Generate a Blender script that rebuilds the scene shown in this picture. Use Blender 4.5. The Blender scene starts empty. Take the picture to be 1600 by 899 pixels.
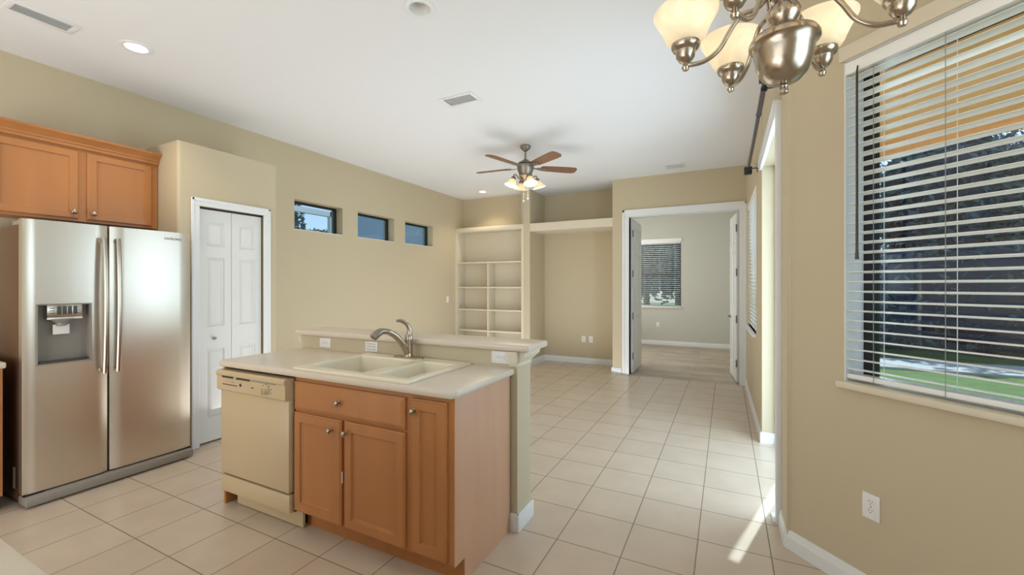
import bpy, bmesh, math, random
from mathutils import Matrix, Vector
random.seed(7)
PI = math.pi
SC = bpy.context.scene
COL = SC.collection

# ------------------------------------------------------------------ camera
F_PX, YAW, HOR, EYE = 664.175, math.radians(26.751), 446.26, 1.41
cd = bpy.data.cameras.new('camera'); cam = bpy.data.objects.new('camera', cd); COL.objects.link(cam)
cd.sensor_width = 36.0; cd.lens = 36.0 * F_PX / 1600; cd.shift_y = (HOR - 449.5) / 1600
cd.clip_start = 0.02
cam.location = (0, 0, EYE); cam.rotation_euler = (PI / 2, 0, YAW)
SC.camera = cam

# ------------------------------------------------------------------ world, sun, daylight, added fill lights, exposure
SUN_EL, SUN_AZ = math.radians(47), math.atan2(.96, .27)      # where the sun stands
w = bpy.data.worlds.new('sky'); SC.world = w; w.use_nodes = True
nt = w.node_tree; nt.nodes.clear()
sky = nt.nodes.new('ShaderNodeTexSky'); sky.sky_type = 'NISHITA'; sky.sun_disc = False
sky.sun_elevation = SUN_EL; sky.sun_rotation = PI / 2 - SUN_AZ
bg = nt.nodes.new('ShaderNodeBackground'); bg.inputs[1].default_value = .21
wo = nt.nodes.new('ShaderNodeOutputWorld')
hs = nt.nodes.new('ShaderNodeHueSaturation'); hs.inputs['Saturation'].default_value = .7
nt.links.new(sky.outputs[0], hs.inputs['Color']); nt.links.new(hs.outputs[0], bg.inputs[0]); nt.links.new(bg.outputs[0], wo.inputs[0])

def light(name, kind, loc, energy, color=(1, 1, 1), **kw):
    d = bpy.data.lights.new(name, kind); d.energy = energy; d.color = color
    for k, v in kw.items(): setattr(d, k, v)
    o = bpy.data.objects.new(name, d); COL.objects.link(o); o.location = loc
    return o
def aim(o, d): o.rotation_euler = Vector(d).to_track_quat('-Z', 'Y').to_euler(); return o
aim(light('sun', 'SUN', (3, 8, 8), 6.5, (1, .95, .86), angle=math.radians(.6)),
    (-.27 * math.cos(SUN_EL), -.96 * math.cos(SUN_EL), -math.sin(SUN_EL)))
def area(name, loc, d, sx, sy, e, col=(1, 1, 1)):
    return aim(light(name, 'AREA', loc, e, col, shape='RECTANGLE', size=sx, size_y=sy), d)
area('fill_kitchen_rear', (-2.4, -3.0, 1.2), (-.15, 1, .5), 3.6, 2.2, 60, (1, .99, .97))  # added area fill behind the camera, standing in for daylight
area('ceiling_fill_kitchen', (-2.6, -1.6, .25), (-.1, .3, 1), 3.6, 2.2, 98, (1, .98, .95))  # added uplight near the floor to brighten the kitchen ceiling
area('ceiling_fill_family', (-2.4, 4.5, .12), (.1, 0, 1), 4.6, 4.0, 70, (.98, .985, 1))  # added uplight above the family room floor, lifts its ceiling
area('daylight_nook_window', (1.85, .45, 1.7), (-1, .4, 0), 2.3, 2.0, 120, (1, .99, .98))
area('daylight_slider', (.78, 3.62, 1.23), (-1, 0, 0), 1.2, 2.35, 74, (.97, .98, 1))
area('daylight_family_window', (.75, 5.7, 1.7), (-1, 0, 0), 1.3, 1.6, 14, (.94, .97, 1))
area('fill_office', (-2.8, 8.7, 1.5), (1, .1, .3), 1.6, 1.5, 55, (1, .99, .97))  # added fill inside the room; the wall behind it has no window
SC.view_settings.view_transform = 'Standard'; SC.view_settings.look = 'None'
SC.view_settings.exposure = 0.0; SC.view_settings.gamma = 1.0
try: SC.view_settings.use_curve_mapping = False
except Exception: pass

# ------------------------------------------------------------------ materials
def srgb(r, g, b):
    f = lambda c: (c / 255 / 12.92) if c / 255 <= .04045 else ((c / 255 + .055) / 1.055) ** 2.4
    return (f(r), f(g), f(b), 1)
def mat(name, col, rough=.5, metal=0, noise=None, bump=None, **inp):
    m = bpy.data.materials.new(name); m.use_nodes = True
    n = m.node_tree; b = n.nodes['Principled BSDF']
    b.inputs['Base Color'].default_value = col; b.inputs['Roughness'].default_value = rough
    b.inputs['Metallic'].default_value = metal
    for k, v in inp.items(): b.inputs[k].default_value = v
    tc = n.nodes.new('ShaderNodeTexCoord')
    if noise:                                        # (scale vector, amount)
        mp = n.nodes.new('ShaderNodeMapping'); mp.inputs['Scale'].default_value = noise[0]
        nz = n.nodes.new('ShaderNodeTexNoise'); nz.inputs['Scale'].default_value = 1; nz.inputs['Detail'].default_value = 4
        mx = n.nodes.new('ShaderNodeMix'); mx.data_type = 'RGBA'
        a = noise[1]
        mx.inputs[6].default_value = tuple(c * (1 - a) for c in col[:3]) + (1,)
        mx.inputs[7].default_value = tuple(min(1, c * (1 + a)) for c in col[:3]) + (1,)
        n.links.new(tc.outputs['Object'], mp.inputs[0]); n.links.new(mp.outputs[0], nz.inputs[0])
        n.links.new(nz.outputs[0], mx.inputs[0]); n.links.new(mx.outputs[2], b.inputs['Base Color'])
    if bump:                                         # (scale, strength)
        nz2 = n.nodes.new('ShaderNodeTexNoise'); nz2.inputs['Scale'].default_value = bump[0]; nz2.inputs['Detail'].default_value = 2
        bp = n.nodes.new('ShaderNodeBump'); bp.inputs['Strength'].default_value = bump[1]; bp.inputs['Distance'].default_value = .002
        n.links.new(tc.outputs['Object'], nz2.inputs[0]); n.links.new(nz2.outputs[0], bp.inputs['Height'])
        n.links.new(bp.outputs[0], b.inputs['Normal'])
    return m
def emit(name, col, s):
    m = mat(name, col, .4); b = m.node_tree.nodes['Principled BSDF']
    b.inputs['Emission Color'].default_value = col; b.inputs['Emission Strength'].default_value = s
    return m
M = {}
M['wall'] = mat('beige_wall_paint', srgb(196, 182, 153), .75, bump=(60, .25))
M['ceil'] = mat('white_ceiling_texture', srgb(226, 227, 228), .85, bump=(38, .5))
M['office'] = mat('grey_office_wall', srgb(196, 195, 183), .75, bump=(60, .2))  # greyer than the beige of the main walls
M['trim'] = mat('white_trim_paint', srgb(226, 227, 226), .4)
M['door'] = mat('white_door_paint', srgb(222, 222, 218), .45)
M['cream'] = mat('cream_built_in_paint', srgb(216, 205, 183), .6)
M['wood'] = mat('honey_maple_wood', srgb(180, 121, 71), .34, noise=((9, 9, 1.2), .16))
M['woodside'] = mat('maple_veneer', srgb(200, 156, 124), .32, noise=((14, 14, 1.0), .10))
M['steel'] = mat('brushed_stainless_steel', srgb(212, 202, 186), .31, .88, noise=((.6, .6, 220), .05))
M['bodyreflect'] = mat('fridge_body_brown_reflection', srgb(108, 76, 54), .28, .4)  # brown reflection of the wood cabinets put into the body colour
M['darkgrey'] = mat('dark_grey_plastic', srgb(70, 68, 64), .4)
M['midgrey'] = mat('grey_plastic', srgb(140, 134, 124), .4)
M['black'] = mat('black_plastic', srgb(18, 18, 18), .45)
M['blackframe'] = mat('black_window_frame', srgb(20, 20, 22), .4)
M['nickel'] = mat('brushed_nickel', srgb(178, 166, 150), .25, 1)
M['pewter'] = mat('pewter_metal', srgb(150, 142, 130), .38, .9)
M['blade'] = mat('walnut_fan_blade', srgb(120, 84, 60), .35, noise=((3, 3, 3), .2))
M['counter'] = mat('cream_laminate', srgb(212, 199, 180), .28, noise=((120, 120, 120), .03))
M['sink'] = mat('biscuit_enamel', srgb(226, 216, 192), .2)
M['bisque'] = mat('bisque_appliance_enamel', srgb(196, 176, 140), .35)
M['plate'] = mat('white_plastic', srgb(232, 230, 226), .35)
M['slot'] = mat('dark_socket_slots', srgb(50, 48, 46), .6)
M['slat'] = mat('white_blind_slat', srgb(240, 240, 236), .45)
M['cord'] = mat('grey_cord', srgb(150, 150, 148), .8)
M['cordw'] = mat('white_cord', srgb(225, 228, 228), .8)
M['wand'] = mat('dark_bronze_wand', srgb(58, 48, 32), .3)
M['iron'] = mat('dark_grey_steel_rod', srgb(88, 88, 90), .35, .8)
M['bulb'] = emit('glowing_bulb', (1, .86, .62, 1), 3.5)
M['lens'] = emit('lit_lamp_lens', (1, .93, .82, 1), 6)
M['hinge'] = mat('satin_nickel_hinge', srgb(140, 138, 132), .35, .9)
M['lawn'] = mat('lawn_grass', srgb(96, 122, 48), .9, noise=((4, 4, 4), .45))
M['concrete'] = mat('pale_concrete', srgb(206, 204, 198), .9, noise=((3, 3, 3), .06))
M['leaf'] = mat('blue_shade_leaf', srgb(84, 118, 122), .28, noise=((6, 6, 6), .8))  # blue cast of the outdoor shade put into the leaf colour
M['core'] = mat('navy_shade_leaf_mass', srgb(28, 52, 80), .9, noise=((5, 5, 5), .6))  # navy shade deep in the foliage painted as a solid core colour
M['bark'] = mat('brown_bark', srgb(92, 76, 60), .9)
M['soffit'] = mat('tan_stucco', srgb(226, 160, 86), .9, noise=((18, 18, 18), .14), bump=(40, .6))
M['stucco'] = mat('cream_stucco', srgb(214, 202, 178), .9, bump=(40, .4))
M['blue'] = mat('blue_grey_siding', srgb(132, 156, 176), .8)
M['alu'] = mat('white_aluminium', srgb(228, 232, 236), .4)
M['midwhite'] = mat('frosted_lens', srgb(206, 205, 202), .6)
M['duct'] = mat('light_grey_duct', srgb(176, 182, 184), .6)

def tile_mat(name, ox, oy, sx, sy, c1, c2, mortar, msize, rough, offset=0.0, nscale=5, amt=.06):
    m = bpy.data.materials.new(name); m.use_nodes = True
    n = m.node_tree; b = n.nodes['Principled BSDF']; L = n.links.new
    ge = n.nodes.new('ShaderNodeNewGeometry')
    mp = n.nodes.new('ShaderNodeMapping'); mp.vector_type = 'POINT'; mp.inputs['Location'].default_value = (-ox, -oy, 0)
    br = n.nodes.new('ShaderNodeTexBrick'); br.offset = offset; br.squash = 1
    for k, v in (('Color1', c1), ('Color2', c2), ('Mortar', mortar), ('Scale', 1), ('Mortar Size', msize), ('Mortar Smooth', .1), ('Bias', 0), ('Brick Width', sx), ('Row Height', sy)):
        br.inputs[k].default_value = v
    nz = n.nodes.new('ShaderNodeTexNoise'); nz.inputs['Scale'].default_value = nscale; nz.inputs['Detail'].default_value = 5
    mx = n.nodes.new('ShaderNodeMix'); mx.data_type = 'RGBA'; mx.blend_type = 'MULTIPLY'; mx.inputs[0].default_value = 1
    cr = n.nodes.new('ShaderNodeMapRange'); cr.inputs[3].default_value = 1 - amt * 2; cr.inputs[4].default_value = 1 + amt * 2
    L(ge.outputs['Position'], mp.inputs[0]); L(mp.outputs[0], br.inputs[0]); L(ge.outputs['Position'], nz.inputs[0])
    L(nz.outputs[0], cr.inputs[0]); L(br.outputs[0], mx.inputs[6]); L(cr.outputs[0], mx.inputs[7]); L(mx.outputs[2], b.inputs['Base Color'])
    rr = n.nodes.new('ShaderNodeMapRange'); rr.inputs[3].default_value = rough; rr.inputs[4].default_value = .85
    L(br.outputs['Fac'], rr.inputs[0]); L(rr.outputs[0], b.inputs['Roughness'])
    bp = n.nodes.new('ShaderNodeBump'); bp.inputs['Strength'].default_value = .5; bp.inputs['Distance'].default_value = .002; bp.invert = True
    L(br.outputs['Fac'], bp.inputs['Height']); L(bp.outputs[0], b.inputs['Normal'])
    return m
TS = .3497
M['tile'] = tile_mat('beige_ceramic_floor_tile', -1.1897, 2.918, TS, TS, srgb(204, 188, 168), srgb(199, 182, 162), srgb(140, 126, 106), .0032, .3)
M['plank'] = tile_mat('greige_vinyl_plank', 0, 6.86, 1.2, .18, srgb(186, 172, 152), srgb(166, 152, 134), srgb(140, 128, 112), .0015, .45, .4, 3, .16)

def pane_mat(name, tint, refl=.06):
    m = bpy.data.materials.new(name); m.use_nodes = True
    n = m.node_tree; n.nodes.clear(); L = n.links.new
    t = n.nodes.new('ShaderNodeBsdfTransparent'); t.inputs[0].default_value = tint
    g = n.nodes.new('ShaderNodeBsdfGlossy'); g.inputs['Roughness'].default_value = .02
    x = n.nodes.new('ShaderNodeMixShader'); x.inputs[0].default_value = refl
    o = n.nodes.new('ShaderNodeOutputMaterial')
    L(t.outputs[0], x.inputs[1]); L(g.outputs[0], x.inputs[2]); L(x.outputs[0], o.inputs[0])
    return m
M['pane'] = pane_mat('blue_cast_window_glass', (.74, .85, .93, 1))  # cool cast of the light outside put into the glass colour
def shade_mat(name, col, em):
    m = bpy.data.materials.new(name); m.use_nodes = True
    n = m.node_tree; b = n.nodes['Principled BSDF']; L = n.links.new
    tc = n.nodes.new('ShaderNodeTexCoord'); nz = n.nodes.new('ShaderNodeTexNoise'); nz.inputs['Scale'].default_value = 14
    nz.inputs['Detail'].default_value = 3; nz.inputs['Distortion'].default_value = 1.5
    mx = n.nodes.new('ShaderNodeMix'); mx.data_type = 'RGBA'
    mx.inputs[6].default_value = tuple(c * .66 for c in col[:3]) + (1,); mx.inputs[7].default_value = col
    L(tc.outputs['Object'], nz.inputs[0]); L(nz.outputs[0], mx.inputs[0])
    L(mx.outputs[2], b.inputs['Base Color']); b.inputs['Roughness'].default_value = .3
    tr = n.nodes.new('ShaderNodeBsdfTranslucent'); L(mx.outputs[2], tr.inputs[0])
    sh = n.nodes.new('ShaderNodeMixShader'); sh.inputs[0].default_value = .55
    L(b.outputs[0], sh.inputs[1]); L(tr.outputs[0], sh.inputs[2]); L(sh.outputs[0], n.nodes['Material Output'].inputs[0])
    L(mx.outputs[2], b.inputs['Emission Color']); b.inputs['Emission Strength'].default_value = em
    return m
M['alabaster'] = shade_mat('alabaster_glass', (.93, .88, .76, 1), .16)
M['frost'] = shade_mat('cream_glass', (.92, .83, .66, 1), .22)

# ------------------------------------------------------------------ mesh helpers
class MB:
    def __init__(s): s.v = []; s.f = []; s.sm = []
    def add(s, vs, fs, smooth=False, mtx=None):
        b = len(s.v)
        s.v += [tuple(mtx @ Vector(p)) if mtx else tuple(p) for p in vs]
        s.f += [tuple(b + i for i in f) for f in fs]; s.sm += [smooth] * len(fs)
        return s
    def box(s, x0, y0, z0, x1, y1, z1, bev=0, seg=2, mtx=None):
        x0, x1 = sorted((x0, x1)); y0, y1 = sorted((y0, y1)); z0, z1 = sorted((z0, z1))
        vs = [(x0, y0, z0), (x1, y0, z0), (x1, y1, z0), (x0, y1, z0), (x0, y0, z1), (x1, y0, z1), (x1, y1, z1), (x0, y1, z1)]
        fs = [(0, 3, 2, 1), (4, 5, 6, 7), (0, 1, 5, 4), (1, 2, 6, 5), (2, 3, 7, 6), (3, 0, 4, 7)]
        if bev <= 0: return s.add(vs, fs, False, mtx)
        bm = bmesh.new(); bv = [bm.verts.new(p) for p in vs]
        for f in fs: bm.faces.new([bv[i] for i in f])
        bmesh.ops.bevel(bm, geom=bm.edges[:], offset=bev, segments=seg, profile=.5, affect='EDGES')
        return s.frombm(bm, mtx, seg > 1)
    def frombm(s, bm, mtx=None, smooth=False):
        bm.verts.index_update()
        s.add([v.co.copy() for v in bm.verts], [[v.index for v in f.verts] for f in bm.faces], smooth, mtx); bm.free(); return s
    def lathe(s, prof, c=(0, 0, 0), n=24, mtx=None, cap=True):
        vs = []; fs = []
        for r, z in prof:
            for i in range(n): a = 2 * PI * i / n; vs.append((c[0] + r * math.cos(a), c[1] + r * math.sin(a), c[2] + z))
        for j in range(len(prof) - 1):
            for i in range(n): k = (i + 1) % n; fs.append((j * n + i, j * n + k, (j + 1) * n + k, (j + 1) * n + i))
        if cap:
            if prof[0][0] > 1e-4: fs.append(tuple(range(n - 1, -1, -1)))
            if prof[-1][0] > 1e-4: fs.append(tuple((len(prof) - 1) * n + i for i in range(n)))
        return s.add(vs, fs, True, mtx)
    def tube(s, pts, r, n=10, mtx=None, rad=None):
        pts = [Vector(p) for p in pts]; vs = []; fs = []; m = len(pts)
        t0 = (pts[1] - pts[0]).normalized(); up = Vector((0, 0, 1)) if abs(t0.z) < .9 else Vector((1, 0, 0))
        nx = t0.cross(up).normalized()
        for i, p in enumerate(pts):
            t = (pts[min(i + 1, m - 1)] - pts[max(i - 1, 0)]).normalized()
            nx = (nx - t * nx.dot(t)).normalized(); ny = t.cross(nx); rr = rad[i] if rad else r
            for k in range(n): a = 2 * PI * k / n; vs.append(p + nx * (rr * math.cos(a)) + ny * (rr * math.sin(a)))
        for i in range(m - 1):
            for k in range(n): q = (k + 1) % n; fs.append((i * n + k, i * n + q, (i + 1) * n + q, (i + 1) * n + k))
        fs.append(tuple(range(n - 1, -1, -1))); fs.append(tuple((m - 1) * n + k for k in range(n)))
        return s.add(vs, fs, True, mtx)
    def prism(s, poly, z0, z1, mtx=None, smooth=False):
        n = len(poly)
        vs = [(x, y, z0) for x, y in poly] + [(x, y, z1) for x, y in poly]
        fs = [tuple(range(n - 1, -1, -1)), tuple(range(n, 2 * n))] + [(i, (i + 1) % n, n + (i + 1) % n, n + i) for i in range(n)]
        return s.add(vs, fs, smooth, mtx)
    def loft(s, rects, mtx=None):
        """nested rectangles [(x0,z0,x1,z1,y)...] in the x-z plane, facing -y; the last one is capped"""
        vs = []; fs = []
        for x0, z0, x1, z1, y in rects: vs += [(x0, y, z0), (x1, y, z0), (x1, y, z1), (x0, y, z1)]
        for j in range(len(rects) - 1):
            for i in range(4): k = (i + 1) % 4; fs.append((4 * j + i, 4 * j + k, 4 * j + 4 + k, 4 * j + 4 + i))
        b = 4 * (len(rects) - 1); fs.append((b, b + 1, b + 2, b + 3))
        return s.add(vs, fs, False, mtx)
    def face_holes(s, x0, z0, x1, z1, y, holes, mtx=None):
        """flat face in the x-z plane with rectangular holes (facing -y)"""
        xs = sorted({x0, x1} | {h[0] for h in holes} | {h[2] for h in holes}); zs = sorted({z0, z1} | {h[1] for h in holes} | {h[3] for h in holes})
        for a, b in zip(xs, xs[1:]):
            for c, d in zip(zs, zs[1:]):
                cx, cz = (a + b) / 2, (c + d) / 2
                if any(h[0] < cx < h[2] and h[1] < cz < h[3] for h in holes): continue
                s.add([(a, y, c), (b, y, c), (b, y, d), (a, y, d)], [(0, 1, 2, 3)], False, mtx)
        return s
    def build(s, name, m, parent=None, local=False):
        me = bpy.data.meshes.new(name)
        vs = s.v
        if parent is not None and not local:
            inv = wm(parent).inverted(); vs = [tuple(inv @ Vector(p)) for p in vs]
        me.from_pydata(vs, [], s.f); me.update()
        me.polygons.foreach_set('use_smooth', s.sm)
        me.materials.append(M[m] if isinstance(m, str) else m)
        o = bpy.data.objects.new(name, me); COL.objects.link(o)
        if any(s.sm):
            bm = bmesh.new(); bm.from_mesh(me); bmesh.ops.remove_doubles(bm, verts=bm.verts, dist=1e-5)
            for e in bm.edges:
                if len(e.link_faces) == 2 and e.calc_face_angle(0) > .7: e.smooth = False
            bm.to_mesh(me); bm.free()
        if parent is not None: o.parent = parent
        return o
WM = {}
def wm(o):
    m = Matrix.LocRotScale(o.location, o.rotation_euler, o.scale)
    return wm(o.parent) @ m if o.parent else m
def thing(name, label, cat, loc=(0, 0, 0), rz=0, group=None):
    o = bpy.data.objects.new(name, None); COL.objects.link(o); o.empty_display_size = .1
    o.location = loc; o.rotation_euler = (0, 0, rz); return tag(o, label, cat, group)
def tag(o, label, cat, group=None, kind=None):
    o['label'] = label; o['category'] = cat
    if group: o['group'] = group
    if kind: o['kind'] = kind
    return o
def struct(name, mb, m, parent=None, label=None):
    o = mb.build(name, m, parent)
    if parent is None: o['kind'] = 'structure'; o['category'] = name.split('_')[0]; o['label'] = label or STRUCT_LABEL.get(name, name.replace('_', ' '))
    return o
def sroot(name, label, loc=(0, 0, 0), rz=0):
    o = bpy.data.objects.new(name, None); COL.objects.link(o); o.location = loc; o.rotation_euler = (0, 0, rz)
    o['kind'] = 'structure'; o['category'] = name.split('_')[0]; o['label'] = label; return o
def copy_tree(o, parent=None):
    c = o.copy(); COL.objects.link(c)
    if parent is not None: c.parent = parent
    for ch in list(o.children): copy_tree(ch, c)
    return c
STRUCT_LABEL = {}
def frame_y(x, sgn=1):
    """maps (u, depth, z) onto a wall in the plane X = x: u -> world Y; depth 0 at the wall face, negative into the room (room towards +X if sgn=1)"""
    return Matrix(((0, -sgn, 0, x), (1, 0, 0, 0), (0, 0, 1, 0), (0, 0, 0, 1)))
def wall_grid(mb, u0, u1, z0, z1, t, holes, mtx=None):
    """solid slab: u along, depth 0..t (local y), with through holes (u0,z0,u1,z1)"""
    us = sorted({u0, u1} | {h[0] for h in holes} | {h[2] for h in holes}); zs = sorted({z0, z1} | {h[1] for h in holes} | {h[3] for h in holes})
    solid = lambda i, j: 0 <= i < len(us) - 1 and 0 <= j < len(zs) - 1 and not any(h[0] < (us[i] + us[i + 1]) / 2 < h[2] and h[1] < (zs[j] + zs[j + 1]) / 2 < h[3] for h in holes)
    for i in range(len(us) - 1):
        for j in range(len(zs) - 1):
            if not solid(i, j): continue
            a, b, c, d = us[i], us[i + 1], zs[j], zs[j + 1]
            fs = [((a, 0, c), (b, 0, c), (b, 0, d), (a, 0, d)), ((b, t, c), (a, t, c), (a, t, d), (b, t, d))]
            if not solid(i - 1, j): fs.append(((a, t, c), (a, 0, c), (a, 0, d), (a, t, d)))
            if not solid(i + 1, j): fs.append(((b, 0, c), (b, t, c), (b, t, d), (b, 0, d)))
            if not solid(i, j - 1): fs.append(((a, t, c), (b, t, c), (b, 0, c), (a, 0, c)))
            if not solid(i, j + 1): fs.append(((a, 0, d), (b, 0, d), (b, t, d), (a, t, d)))
            for q in fs: mb.add(q, [(0, 1, 2, 3)], False, mtx)
    return mb

# ------------------------------------------------------------------ room shell
CZ, XL, YB, XP = 3.10, -4.65, 6.80, -4.10
struct('floor', MB().box(-4.9, -3.2, -.1, 2.0, 6.86, 0).box(-3.2, 6.86, -.1, -1.5, 7.6, 0), 'tile', label='beige square ceramic tile floor of the kitchen and family room')
struct('floor_office', MB().box(-3.2, 6.86, -.1, .6, 10.8, -.002).box(-1.364, 6.82, -.1, .163, 6.86, 0.001), 'plank', label='greige vinyl plank floor beyond the open double doors')
CANS = [(-3.737, 1.493), (-1.668, 2.061), (-3.92, 6.60)]
ce = MB()
wall_grid(ce, -4.9, .54, -3.2, 7.6, .12, [(x - .062, y - .062, x + .062, y + .062) for x, y in CANS], Matrix(((1, 0, 0, 0), (0, 0, 1, 0), (0, 1, 0, CZ), (0, 0, 0, 1))))
ce.prism([(.54, -1.70), (1.56, -.75), (1.56, 1.75), (.54, 2.75)], CZ, CZ + .12)
struct('ceiling', ce, 'ceil', label='white textured flat ceiling over kitchen and family room')
struct('ceiling_office', MB().box(-3.2, 7.6, CZ, .6, 10.8, CZ + .12), 'ceil', label='white ceiling of the small room beyond the double doors')
TRANSOMS = [(3.396, 4.118), (4.383, 5.12), (5.375, 6.104)]
struct('wall_left', wall_grid(MB(), -3.2, 7.25, 0, CZ, .22, [(a, 2.09, b, 2.458) for a, b in TRANSOMS], frame_y(XL)), 'wall', label='long beige wall with three small high windows')
p = MB()
rc = [(XP - .022 + .022 * math.sin(PI / 2 * i / 6), 1.919 + .022 - .022 * math.cos(PI / 2 * i / 6)) for i in range(7)]
p.prism([(XL, 1.919)] + rc + [(XP, 2.079), (XL, 2.079)], 0, 2.105)
p.prism([(XL, 2.671), (XP, 2.671), (XP, 2.786), (XL, 2.786)], 0, 2.105)
p.prism([(XL, 1.919)] + rc + [(XP, 2.786), (XL, 2.786)], 2.105, 2.63)
struct('wall_pantry', p, 'wall', label='beige pantry enclosure with flat top below the ceiling')
b = MB()
wall_grid(b, -1.626, .34, 0, CZ, .12, [(-1.364, -.01, .163, 2.49)], Matrix.Translation((0, YB, 0)))
b.box(-1.626, YB + .119, 0, -1.5, 7.59, CZ)
struct('wall_back', b, 'wall', label='beige end wall around the white double doorway')
struct('wall_niche', MB().box(-3.2, 7.47, 0, -1.5, 7.6, CZ).box(XL - .1, 7.10, 0, -3.19, 7.22, CZ).box(-3.2, YB, 0, -3.076, 7.5, CZ), 'wall', label='beige back walls and dividing column of the built-in niches')
struct('trim_ledge', MB().box(-3.076, YB, 2.36, -1.626, 7.47, 2.495), 'cream', label='thick cream ledge bridging the open niche')
struct('wall_office', wall_grid(MB(), -3.2, .6, 0, CZ, .15, [(-1.93, .9, -.94, 2.46)], Matrix.Translation((0, 10.6, 0)))
       .box(-3.3, 6.92, 0, -3.2, 10.75, CZ).box(.42, 6.92, 0, .55, 10.6, CZ).box(-3.2, 7.605, 0, -1.5, 7.62, CZ), 'office', label='grey walls of the small room beyond the double doors')
# right side: long wall (a degree off square), deep opening for the sliding door, bay
ang = math.atan(.0146)
RWM = Matrix.Translation((.285, 4.40, 0)) @ Matrix.Rotation(ang, 4, 'Z') @ Matrix(((0, 1, 0, 0), (1, 0, 0, 0), (0, 0, 1, 0), (0, 0, 0, 1)))
RW_HOLE = (5.06 - 4.40, .90, 6.36 - 4.40, 2.45)
rw = MB(); wall_grid(rw, 0, 2.42, 0, CZ, .27, [RW_HOLE], RWM)
rw.box(.288, 2.94, 2.47, .54, 4.41, CZ)
rw.box(.29, 2.70, 0, .54, 2.94, CZ).box(.29, -3.2, 0, .5, -1.72, CZ)
struct('wall_right', rw, 'wall', label='beige wall with the sliding door opening and a slim blind-covered window')
BAYM = Matrix.Translation((.29, 2.72, 0)) @ Matrix.Rotation(-PI / 4, 4, 'Z')        # u along the bay, +y outwards, room on -y
BAY_HOLE = (.296, .955, 1.235, 2.47)
struct('wall_bay', wall_grid(MB(), 0, 1.52, 0, CZ, .2, [BAY_HOLE], BAYM), 'wall', label='angled beige bay wall holding the large window')
NOOKX = 1.365
NKM = Matrix(((0, 1, 0, NOOKX), (1, 0, 0, 0), (0, 0, 1, 0), (0, 0, 0, 1)))
nk = MB(); wall_grid(nk, -.65, 1.65, 0, CZ, .2, [(-.35, .955, 1.35, 2.47)], NKM)
B2 = Matrix.Translation((1.365, -.65, 0)) @ Matrix.Rotation(-PI * .75, 4, 'Z')
wall_grid(nk, 0, 1.52, 0, CZ, .2, [], B2)
struct('wall_nook', nk, 'wall', label='beige outer wall of the breakfast nook')

# ------------------------------------------------------------------ trim
def skirting(name, p0, p1, m='trim', h=.1, label=None, t=.016):
    """baseboard from p0 to p1; the room lies to the left of the direction"""
    a, b_ = Vector((*p0, 0)), Vector((*p1, 0)); d = b_ - a
    mt = Matrix.Translation(a) @ Matrix.Rotation(math.atan2(d.y, d.x), 4, 'Z')
    L_ = d.length
    prof = [(0, 0), (t, 0), (t, h * .62), (t * .7, h * .8), (t * .45, h), (0, h)]
    mb = MB(); n = len(prof)
    vs = [(0, y, z) for y, z in prof] + [(L_, y, z) for y, z in prof]
    fs = [tuple(range(n)), tuple(range(2 * n - 1, n - 1, -1))] + [(i, n + i, n + (i + 1) % n, (i + 1) % n) for i in range(n)]
    mb.add(vs, fs, False, mt)
    return mb
def base(name, segs, label):
    mb = MB()
    for s in segs:
        q = skirting(name, *s); mb.add(q.v, q.f)
    struct(name, mb, 'trim', label=label)
base('baseboard_left', [((XL, 6.80), (XL, 2.79))], 'white baseboard along the long beige wall')
base('baseboard_niche', [((-1.626, 7.47), (-3.076, 7.47)), ((-3.076, 7.47), (-3.076, 6.80)), ((-1.626, 6.80), (-1.626, 7.47)), ((-3.076, 6.80), (-3.2, 6.80))], 'white baseboard around the open niche')
base('baseboard_back', [((-1.483, 6.80), (-1.642, 6.80))], 'short white baseboard between niche and double doorway')
base('baseboard_right', [((.285, 4.385), (.25, 6.80)), ((.54, 4.40), (.27, 4.40)), ((.29, 2.712), (.29, 2.93))], 'white baseboard along the slider wall and around its corner')
base('baseboard_bay', [((1.365, 1.645), (.29, 2.72)), ((1.365, -.65), (1.365, 1.645))], 'white baseboard below the bay window')
base('baseboard_office', [((.42, 10.6), (-3.2, 10.6))], 'white baseboard of the small room beyond the doors')
def casing(mb, u0, u1, z1, w_, t, mtx):
    """door casing with a stepped profile around an opening u0..u1 up to z1"""
    for q in ((u0 - w_, -t, 0, u0, 0, z1), (u1, -t, 0, u1 + w_, 0, z1), (u0 - w_, -t, z1, u1 + w_, 0, z1 + w_)): mb.box(*q, bev=.004, seg=1, mtx=mtx)
    a = w_ * .35
    for q in ((u0 - w_ - .001, -t * 1.5, 0, u0 - w_ + a, 0, z1 + w_), (u1 + w_ - a, -t * 1.5, 0, u1 + w_ + .001, 0, z1 + w_), (u0 - w_, -t * 1.5, z1 + w_ - a, u1 + w_, 0, z1 + w_ + .001)): mb.box(*q, bev=.004, seg=1, mtx=mtx)
    return mb
struct('trim_pantry', casing(MB(), 2.079, 2.653, 2.105, .066, .014, frame_y(XP)), 'trim', label='white casing around the bifold pantry door')
fc = casing(MB(), -1.364, .163, 2.49, .105, .016, Matrix.Translation((0, YB, 0)))
fc.box(-1.376, YB, 0, -1.364, YB + .14, 2.49).box(.163, YB, 0, .175, YB + .14, 2.49).box(-1.364, YB, 2.478, .163, YB + .14, 2.492)
struct('trim_doorway', fc, 'trim', label='white casing around the tall double doorway')

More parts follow.
